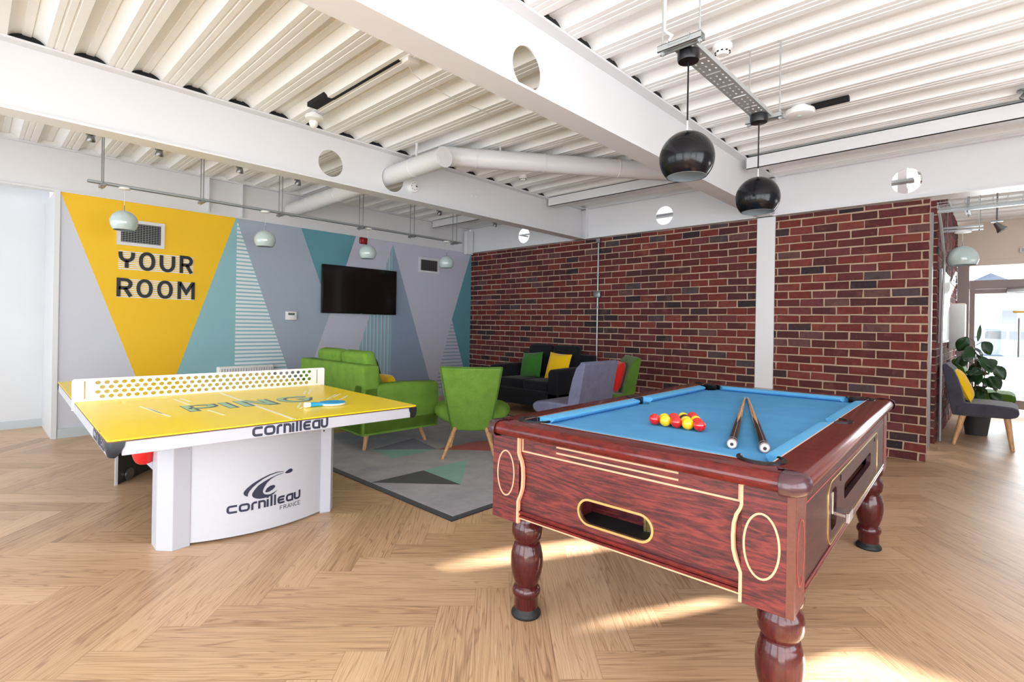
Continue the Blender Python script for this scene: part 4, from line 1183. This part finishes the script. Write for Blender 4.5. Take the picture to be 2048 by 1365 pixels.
# pale lamps over the lounge on one long rail
RY = 5.9
rl = thing('lighting_rail', 'galvanised channel rail hung along the mural wall', 'rail', (0, RY, 0))
b = B().box((.727, -.021, 2.402), (5.09, -.018, 2.424)).box((.727, .018, 2.402), (5.09, .021, 2.424)).box((.727, -.021, 2.421), (5.09, .021, 2.424)).box((.727, -.021, 2.402), (5.09, -.010, 2.4045)).box((.727, .010, 2.402), (5.09, .021, 2.4045))
obj('channel', b, M_galv, rl, smooth=0)
for x in (.833, 1.632, 2.418, 3.425, 4.205, 4.965):
    b = B().box((x - .02, -.07, 2.378), (x + .02, .07, 2.400), .002, 1); obj('bracket', b, M_steel, rl, smooth=0)
    for y in (-.045, .045): obj('rod', B().cyl((x, y, 2.365), (x, y, ZD + .03), .0045, n=8), M_steel, rl)
for x, lab in ((.995, 'in front of the vent on the yellow triangle'), (2.254, 'over the striped white wedge'), (3.525, 'above the television by the red sounder'), (4.815, 'beside the small square vent')):
    t = thing('pendant_lamp', 'pale grey globe pendant lamp ' + lab, 'lamp', (x, RY, 0), 0, 'pale pendants along the mural')
    globe(t, .108, 2.085, .072, M_lampgrey, 2.385, M_whiteplastic, .0015)
    obj('canopy', B().lathe([(.01, 2.384), (.040, 2.386), (.045, 2.392), (.045, 2.402)], n=24), M_whiteplastic, t)
t = thing('pendant_lamp', 'pale grey globe pendant lamp in the entrance beyond the brick wall', 'lamp', (7.3, .31, 0), 0)
globe(t, .135, 1.99, .07, M_lampgrey, 2.27, M_whiteplastic, .002)
obj('canopy', B().lathe([(.01, 2.262), (.07, 2.268), (.07, 2.285)], n=24), M_whiteplastic, t)
tz = thing('trapeze_bracket', 'small steel trapeze bracket above the entrance pendant', 'bracket', (7.3, .31, 0))
b = B().box((-.03, -.16, 2.285), (.03, .16, 2.30)).box((-.03, -.16, 2.32), (.03, .16, 2.335)); obj('bar', b, M_steel, tz, smooth=0)
for y in (-.13, .13): obj('rod', B().cyl((0, y, 2.27), (0, y, ZD + .03), .006, n=8), M_steel, tz)
# wire basket tray by the brick end
wb = thing('basket_tray', 'long galvanised wire basket tray along the end of the brick wall', 'tray', (6.7, 0, 0))
b = B()
for x in (-.10, -.05, 0, .05, .10): b.cyl((x, -2.4, 2.43), (x, .48, 2.43), .003, n=6)
for z in (2.455, 2.48): b.cyl((-.10, -2.4, z), (-.10, .48, z), .003, n=6).cyl((.10, -2.4, z), (.10, .48, z), .003, n=6)
for i in range(29):
    y = .47 - i * .1; b.tube([(-.10, y, 2.485), (-.10, y, 2.43), (.10, y, 2.43), (.10, y, 2.485)], .003, 6)
obj('basket', b, M_galv, wb)
b = B().box((-.02, -2.4, 2.395), (.02, .48, 2.42)); obj('channel', b, M_galv, wb, smooth=0)
for y in (.25, -.6, -1.6):
    b = B().box((-.14, y - .02, 2.37), (.14, y + .02, 2.395)).cyl((-.13, y, 2.35), (-.13, y, ZD + .03), .006, n=8).cyl((.13, y, 2.35), (.13, y, ZD + .03), .006, n=8); obj('hanger', b, M_steel, wb, smooth=0)
cd = B().tube([(6.72, .47, 2.42), (6.86, .46, 2.30), (7.22, .455, 2.02), (7.26, .455, 1.92), (7.27, .47, 1.2), (7.27, .47, .02)], .012, 10)
tag(obj('conduit', cd, M_galv), 'bent steel conduit running from the basket tray down the brick side wall', 'conduit')
# conduit with box on the brick wall
cw = thing('wall_conduit', 'straight steel conduit with grey box on the brick wall behind the chairs', 'conduit', (XB - .004, 4.09, 0))
obj('pipe', B().cyl((-.018, 0, .30), (-.018, 0, 2.42), .011, n=12), M_galv, cw)
obj('junction_box', B().box((-.045, -.055, 1.60), (0, .055, 1.69), .006), M_steel, cw)
b = B()
for z in (.7, 1.45, 1.9): b.box((-.03, -.02, z), (0, .02, z + .02), .002, 1)
b.box((-.04, -.03, 2.36), (0, .03, 2.42), .003, 1); obj('clip', b, M_steel, cw)

# ventilation ducts
b = B(); n = 28
def pipe(b, p0, p1, r, ribs=()):
    p0 = Vector(p0); p1 = Vector(p1); d = p1 - p0; Ln = d.length
    Mx = Matrix.Translation(p0) @ d.to_track_quat('Z', 'Y').to_matrix().to_4x4()
    pr = [(.001, 0), (r + .001, 0), (r + .001, .012), (r, .014)]
    for s in ribs: pr += [(r, s - .008), (r + .003, s - .006), (r + .003, s + .006), (r, s + .008)]
    pr += [(r, Ln - .002), (.001, Ln)]
    b.lathe(pr, n=28, cap=False, M=Mx)
dk = thing('ventilation_duct', 'white round duct with capped end and long diagonal branch under the deck', 'duct', (0, 0, 0))
pipe(b, (2.855, 3.55, 2.655), (2.90, 6.74, 2.64), .088, (.45, 1.1, 1.9, 2.6)); obj('pipe', b, M_beam, dk, smooth=40)
obj('end_cap', B().cyl((2.8552, 3.545, 2.655), (2.8548, 3.5495, 2.655), .080, n=28), M_beam, dk)
b = B().box((2.85, 3.95, 2.73), (2.862, 3.97, ZD + .02)); obj('hanger', b, M_beam, dk, smooth=0)
b = B(); pipe(b, (2.97, 3.78, 2.742), (5.10, 2.26, 2.765), .088, (.35, 1.0, 1.75)); obj('branch_pipe', b, M_beam, dk, smooth=40)
b = B()
for s in (.22, .80): q = Vector((2.97, 3.78, 2.742)).lerp(Vector((5.10, 2.26, 2.765)), s); b.box((q.x - .006, q.y - .006, q.z + .08), (q.x + .006, q.y + .006, ZD + .03))
obj('hanger', b, M_beam, dk, smooth=0)
# detectors and small ceiling devices
def detector(x, y, lab, z=ZD, r=.055, nm='smoke_detector'):
    t = thing(nm, lab, 'detector', (x, y, z), 0, 'ceiling detectors')
    obj('base_plate', B().lathe([(r, -.001), (r, -.018), (r * .92, -.024)], n=28), M_whiteplastic, t)
    obj('sensor', B().lathe([(r * .86, -.024), (r * .8, -.036), (r * .62, -.050), (r * .5, -.058), (.0, -.058)], n=28), M_whiteplastic, t)
    b = B()
    for i in range(10):
        a = 2 * PI * i / 10; b.box((-.006, r * .70, -.046), (.006, r * .80, -.040), M=Matrix.Rotation(a, 4, 'Z'))
    obj('slot', b, M_hole, t, smooth=0)
    return t
detector(3.05, 1.215, 'white smoke detector on the deck beside the cable tray')
detector(4.26, 3.90, 'white smoke detector close to the long diagonal duct', r=.05)
# flat round fitting
t = thing('round_ceiling_fitting', 'flat white round ceiling fitting beside the far trapeze bar', 'ceiling fitting', (4.28, 1.118, ZD))
obj('body', B().lathe([(.06, -.001), (.06, -.022), (.098, -.026), (.102, -.036), (.098, -.062), (.09, -.066), (.0, -.066)], n=36), M_whiteplastic, t)
obj('indicator', B().lathe([(.014, -.066), (.012, -.070), (.0, -.070)], n=16), mat('mint_indicator', rgb(170, 214, 196), .3), t)
t = thing('round_ceiling_fitting', 'white ceiling beacon with bulging sensor near the dark deck opening', 'ceiling fitting', (1.90, 4.02, ZD))
obj('body', B().lathe([(.03, -.001), (.03, -.02), (.066, -.022), (.070, -.030), (.068, -.052), (.04, -.060)], n=32), M_whiteplastic, t)
obj('sensor', B().sphere((.01, .03, -.07), (.035, .035, .04), 20, 12), M_whiteplastic, t)
for x0, y0, x1, y1 in ((4.352, .82, 4.395, 1.06), (1.80, 3.66, 1.88, 3.93), (1.868, 2.80, 1.884, 3.66)):
    obj('deck_slot', B().box((x0, y0, ZD - .004), (x1, y1, ZD + .03)), M_hole, CEIL, smooth=0)
t = thing('cable_outlet', 'white ceiling outlet box with a loose white cable looping along the deck', 'outlet', (1.92, 2.74, ZD))
obj('box', B().box((-.045, -.035, -.03), (.045, .035, 0), .006), M_whiteplastic, t)
obj('cable', B().tube([(.0, .03, -.02), (.06, .06, -.05), (.20, .08, -.07), (.40, .12, -.06), (.60, .18, -.03), (.78, .215, -.006), (.95, .22, -.004)], .0028, 6), M_whiteplastic, t)
def spot(x, y, lab, z=ZD):
    t = thing('spotlight', lab, 'spotlight', (x, y, z), 0, 'small ceiling spotlights')
    obj('mount', B().lathe([(.035, -.001), (.035, -.014), (.012, -.018)], n=20), M_steel, t)
    Mx = Matrix.Translation((0, -.02, -.045)) @ Matrix.Rotation(R(28), 4, 'X')
    obj('head', B().lathe([(.016, .03), (.028, .015), (.036, -.022), (.034, -.026)], n=20, cap=False, M=Mx), M_steel, t, smooth=50)
    obj('lens', B().lathe([(.0, -.017), (.032, -.021)], n=20, cap=False, M=Mx), M_whiteplastic, t)
for x, lab in ((.761, 'leftmost small steel spotlight on the deck near the rail end'), (1.287, 'small steel spotlight second from the left above the mural'), (2.027, 'small steel spotlight third from the left above the mural'),
               (2.665, 'small steel spotlight fourth from the left beside the duct'), (4.773, 'small steel spotlight third from the brick wall'), (5.46, 'small steel spotlight second from the brick wall'), (5.92, 'small steel spotlight closest to the brick wall')):
    spot(x, 6.04, lab)
spot(4.95, -.09, 'small dark spotlight on the deck at the far right edge of the ceiling')
t = thing('spotlight', 'adjustable steel spotlight in the entrance beyond the brick wall', 'spotlight', (8.0, .05, 0))
obj('mount', B().box((-.02, -.05, 2.46), (.02, .05, 2.48)).cyl((0, 0, 2.48), (0, 0, ZD + .03), .008, n=8), M_steel, t, smooth=0)
obj('head', B().lathe([(.02, .06), (.035, 0), (.055, -.05)], n=20, cap=False, M=Matrix.Translation((0, -.02, 2.40)) @ Matrix.Rotation(R(-35), 4, 'X')), M_steel, t)
t = thing('round_sounder', 'white round perforated sounder on the web of the far beam', 'sounder', (3.12, 4.385, 2.59), 0)
Mx = Matrix.Rotation(PI / 2, 4, 'X')
obj('body', B().lathe([(.060, .0), (.060, .02), (.052, .034), (.0, .040)], n=30, M=Mx), M_whiteplastic, t)
b = B()
for i in range(8):
    a = 2 * PI * i / 8; b.cyl((.036 * math.cos(a), -.038, .036 * math.sin(a)), (.036 * math.cos(a), -.041, .036 * math.sin(a)), .005, n=8)
b.cyl((.02, -.040, .004), (.02, -.0425, .004), .010, n=10); obj('slot', b, M_steel, t)

# ------------------------------------------------------------------ things on the mural wall
def vent(x0, z0, x1, z1, lab, nx, nz, fr):
    (x0, z0), (x1, z1) = mu(x0, z0), mu(x1, z1)
    t = thing('air_vent', lab, 'vent', ((x0 + x1) / 2, YM - .002, z0), 0)
    w = (x1 - x0) / 2; h = z1 - z0; f3 = lambda u, v, q: Vector((u, -q, v))
    b = B(); b.plate([(-w, 0), (w, 0), (w, h), (-w, h)], [[(-w + fr, fr), (w - fr, fr), (w - fr, h - fr), (-w + fr, h - fr)]], f3, 0, .014); obj('frame', b, M_white, t, smooth=0)
    b = B().box((-w + fr, -.004, fr), (w - fr, -.0022, h - fr)); obj('backing', b, M_ventdark, t, smooth=0)
    b = B()
    for i in range(nz): z = fr + (h - 2 * fr) * (i + .5) / nz; b.box((-w + fr, -.011, z - .0022), (w - fr, -.006, z + .0022))
    for i in range(nx): x = -w + fr + (2 * w - 2 * fr) * (i + .5) / nx; b.box((x - .0012, -.0075, fr), (x + .0012, -.0045, h - fr))
    obj('slats', b, M_steel, t, smooth=0); return t
vent(1.090, 1.980, 1.520, 2.260, 'large white slatted air vent above the words on the yellow triangle', 14, 11, .034)
vent(5.003, 2.022, 5.415, 2.270, 'small cream framed air vent at the right of the mural', 16, 12, .036)
x0, z0 = mu(3.347, 1.318); x1, z1 = mu(4.540, 1.990)
tv = thing('television', 'black flat screen television on the mural wall', 'television', ((x0 + x1) / 2, YM - .085, z0))
w, h = (x1 - x0) / 2, z1 - z0
obj('casing', B().box((-w, .005, 0), (w, .045, h), .004), M_blackplastic, tv)
obj('screen', B().box((-w + .012, .002, .018), (w - .012, .006, h - .012)), M_tv, tv, smooth=0)
obj('wall_bracket', B().box((-.2, .044, .15), (.2, .081, .45)), M_blackplastic, tv, smooth=0)
obj('logo_badge', B().box((-.012, .0005, .004), (.012, .004, .010)), M_steel, tv, smooth=0)
x0, z0 = mu(2.881, 1.213)
th_ = thing('thermostat', 'small white thermostat panel left of the television', 'thermostat', (x0, YM - .002, z0))
obj('body', B().box((0, -.028, 0), (.140, 0, .110), .005), M_whiteplastic, th_)
obj('display', B().box((.028, -.030, .062), (.112, -.027, .092)), mat('grey_display', rgb(96, 108, 108), .3), th_, smooth=0)
x0, z0 = mu(3.999, 2.394)
al = thing('alarm_sounder', 'dark red fire alarm sounder above the television', 'alarm', (x0, YM - .002, z0))
obj('base', B().box((-.068, -.03, -.048), (.068, 0, .048), .02, 3), M_darkred, al); obj('dome', B().lathe([(.045, .03), (.043, .05), (.03, .062), (.0, .064)], n=24, M=Mx), M_darkred, al)
ra = thing('radiator', 'cream electric panel heater behind the table tennis net', 'heater', (2.36, YM - .09, 0))
obj('case', B().box((-.325, 0, .16), (.325, .07, .645), .02, 3), M_whiteplastic, ra)
b = B()
for i in range(20): b.box((-.285 + i * .03, -.004, .22), (-.270 + i * .03, .004, .62))
obj('grille', b, M_alu, ra, smooth=0)
for x in (-.25, .25): obj('foot', B().box((x - .02, -.04, 0), (x + .02, .09, .17), .004), M_whiteplastic, ra)

# entrance wall pieces
nb = thing('notice_board', 'white notice board on the brick side wall by the entrance', 'board', (7.95, YS - .004, 1.09))
obj('panel', B().box((-.60, -.02, 0), (.60, 0, .80)), M_board, nb, smooth=0)
b = B(); b.plate([(-.61, -.01), (.61, -.01), (.61, .81), (-.61, .81)], [[(-.585, .015), (.585, .015), (.585, .785), (-.585, .785)]], lambda u, v, q: Vector((u, -q, v)), .0, .024); obj('frame', b, M_alu, nb, smooth=0)
wc = thing('wall_cabinet', 'tall beige box unit on the wall beside the glass door', 'cabinet', (9.0, YS - .002, .98))
obj('body', B().box((-.12, -.16, 0), (.25, 0, .60), .006), M_beige, wc); obj('door', B().box((-.128, -.15, .01), (-.118, -.01, .59), .002, 1), M_white, wc)

# ------------------------------------------------------------------ outside the glass
b = B().box((-30, -40, -.2), (70, 30, -.14)); struct('ground', b, M_tarmac, smooth=0)
def car(loc, rz, lab, m):
    t = thing('parked_car', lab, 'car', loc, rz, 'cars across the road')
    side = [(-2.05, .35), (-2.08, .62), (-2.0, .82), (-1.55, .90), (-1.0, .98), (-.45, 1.38), (.9, 1.42), (1.75, 1.05), (2.02, .95), (2.08, .5), (2.0, .32), (1.65, .30), (-1.6, .30)]
    b = B(); b.poly(side, lambda u, v, w_: Vector((u, w_, v)), -.84, .84)
    obj('body', b, m, t, smooth=30, bev=.06)
    for s in (-1, 1):
        b = B(); b.poly([(-.88, 1.0), (-.40, 1.32), (.20, 1.34), (.20, 1.0)], lambda u, v, w_: Vector((u, s * w_, v)), .838, .846); b.poly([(.28, 1.0), (.28, 1.34), (.85, 1.34), (1.4, 1.04)], lambda u, v, w_: Vector((u, s * w_, v)), .838, .846)
        obj('side_window', b, M_carglass, t, smooth=0)
        for x in (-1.3, 1.3):
            wh = obj('wheel', B().cyl((x, s * .68, .32), (x, s * .86, .32), .32, n=28), M_rubber, t)
            obj('hubcap', B().cyl((x, s * .862, .32), (x, s * .868, .32), .21, n=24), M_galv, wh)
    return t
b = B().box((13, -3.2, -.1), (13.2, -.9, 2.6)); struct('trim_11', b, M_render, smooth=0)  # unseen outdoor wall added to keep sun off the entrance floor
b = B().box((6.0, Y0 + .01, 0), (6.1, -.5, .89)); struct('trim_12', b, M_white, smooth=0)  # unseen low wall added to give the sun patches a straight edge
car((30.0, -.35, -.05), R(96), 'blue grey car parked beyond the road, left through the glass door', M_carblue)
car((34.0, -4.6, -.05), R(98), 'pale car parked farther right beyond the glass door', M_render)
def house(loc, w_, h_, lab):
    t = thing('house', lab, 'house', loc, 0, 'houses across the road')
    obj('walls', B().box((0, -w_, 0), (5, w_, h_)), M_render, t, smooth=0)
    b = B(); b.poly([(-w_ - .3, h_), (w_ + .3, h_), (0, h_ + w_ * .62)], lambda u, v, q: Vector((q, u, v)), -.4, 5.4); obj('roof', b, M_slate, t, smooth=0)
    b = B()
    for y in (-w_ * .5, w_ * .5): b.box((-.02, y - .4, h_ * .45), (.0, y + .4, h_ * .45 + 1.0))
    obj('window', b, M_carglass, t, smooth=0)
    return t
house((52, .62, -.1), 2.1, 4.4, 'distant pale house with blue roof seen left through the transom window')
house((52, -5.0, -.1), 2.1, 4.4, 'distant pale house with blue roof seen right through the transom window')

# ------------------------------------------------------------------ daylight
wd = bpy.data.worlds.new('daylight'); S.world = wd; wd.use_nodes = True
bg = wd.node_tree.nodes['Background']; bg.inputs[0].default_value = (0.86, 0.93, 1.0, 1); bg.inputs[1].default_value = 2.0
def area(name, loc, rot, sx, sy, power, col=(1, 1, 1)):
    l = bpy.data.lights.new(name, 'AREA'); l.shape = 'RECTANGLE'; l.size = sx; l.size_y = sy; l.energy = power; l.color = col
    o = bpy.data.objects.new(name, l); COL.objects.link(o); o.location = loc; o.rotation_euler = rot; return o
area('window_daylight_right', (.32, Y0 - .16, 1.4), (R(106), 0, 0), 4.4, 2.1, 132, (.91, .96, 1.0))
area('window_daylight_front', (X0 - .16, .2, 1.4), (R(90), 0, R(-90)), 4.8, 2.1, 120, (.91, .96, 1.0))
area('window_daylight_nook', (X0 - .16, 5.2, 1.3), (R(90), 0, R(-90)), 4.4, 2.2, 45, (.90, .96, 1.0))
area('door_daylight', (X1 + .3, -.9, 1.3), (R(90), 0, R(90)), 2.6, 2.2, 90, (.95, .98, 1.0))
sun = bpy.data.lights.new('low_sun', 'SUN'); sun.energy = 55.0; sun.angle = R(0.6); sun.color = (1, .95, .88)
so = bpy.data.objects.new('low_sun', sun); COL.objects.link(so)
e = R(12); az = Vector((-.8829, .4695, 0))
so.rotation_euler = Vector((az.x * math.cos(e), az.y * math.cos(e), -math.sin(e))).to_track_quat('-Z', 'Y').to_euler()

# ------------------------------------------------------------------ camera
cam = bpy.data.cameras.new('camera'); co = bpy.data.objects.new('camera', cam); COL.objects.link(co)
cam.sensor_width = 36.0; cam.sensor_fit = 'HORIZONTAL'; cam.lens = 1034.0 * 36 / 2048; cam.shift_y = -32.5 / 2048; cam.clip_start = .02; cam.clip_end = 300
yaw, roll = R(46.58), R(1.0)
fw = Vector((math.sin(yaw), math.cos(yaw), 0)); rt = Vector((math.cos(yaw), -math.sin(yaw), 0)); up = Vector((0, 0, 1))
cr = rt * math.cos(roll) + up * math.sin(roll); cu = -rt * math.sin(roll) + up * math.cos(roll)
co.matrix_world = Matrix(((cr.x, cu.x, -fw.x, 0), (cr.y, cu.y, -fw.y, 0), (cr.z, cu.z, -fw.z, 1.2), (0, 0, 0, 1)))
S.camera = co
S.view_settings.view_transform = 'Standard'; S.view_settings.look = 'None'; S.view_settings.exposure = 0.32; S.view_settings.gamma = 1.0; S.view_settings.use_curve_mapping = False
S.cycles.max_bounces = 10; S.cycles.diffuse_bounces = 6; S.cycles.glossy_bounces = 4; S.cycles.transparent_max_bounces = 12; S.cycles.sample_clamp_indirect = 6.0
S.cycles.caustics_reflective = False; S.cycles.caustics_refractive = False; S.cycles.use_denoising = True
# seen through the round holes of the edge beam
ct = thing('cable_tray', 'dark steel tray glimpsed through the round holes above the brick wall', 'tray', (6.64, 0, 0))
obj('tray_bed', B().box((-.06, .67, 2.735), (.06, 6.2, 2.765)), M_steel, ct, smooth=0)
for y in (1.5, 3.9, 6.0): obj('bracket', B().box((-.42, y - .02, 2.72), (.06, y + .02, 2.735)), M_steel, ct, smooth=0)
el = thing('wall_light', 'small white box light on the cream wall above the glass door', 'light', (X1 - .002, -.28, 2.37))
obj('housing', B().box((-.06, -.16, 0), (0, .10, .075), .006), M_whiteplastic, el); obj('cover', B().box((-.066, -.14, .012), (-.058, .08, .062), .002, 1), M_alu, el)
b = B().box((7.62, .83, 0), (7.72, .92, 3.4)); struct('trim_10', b, M_frame, smooth=0)
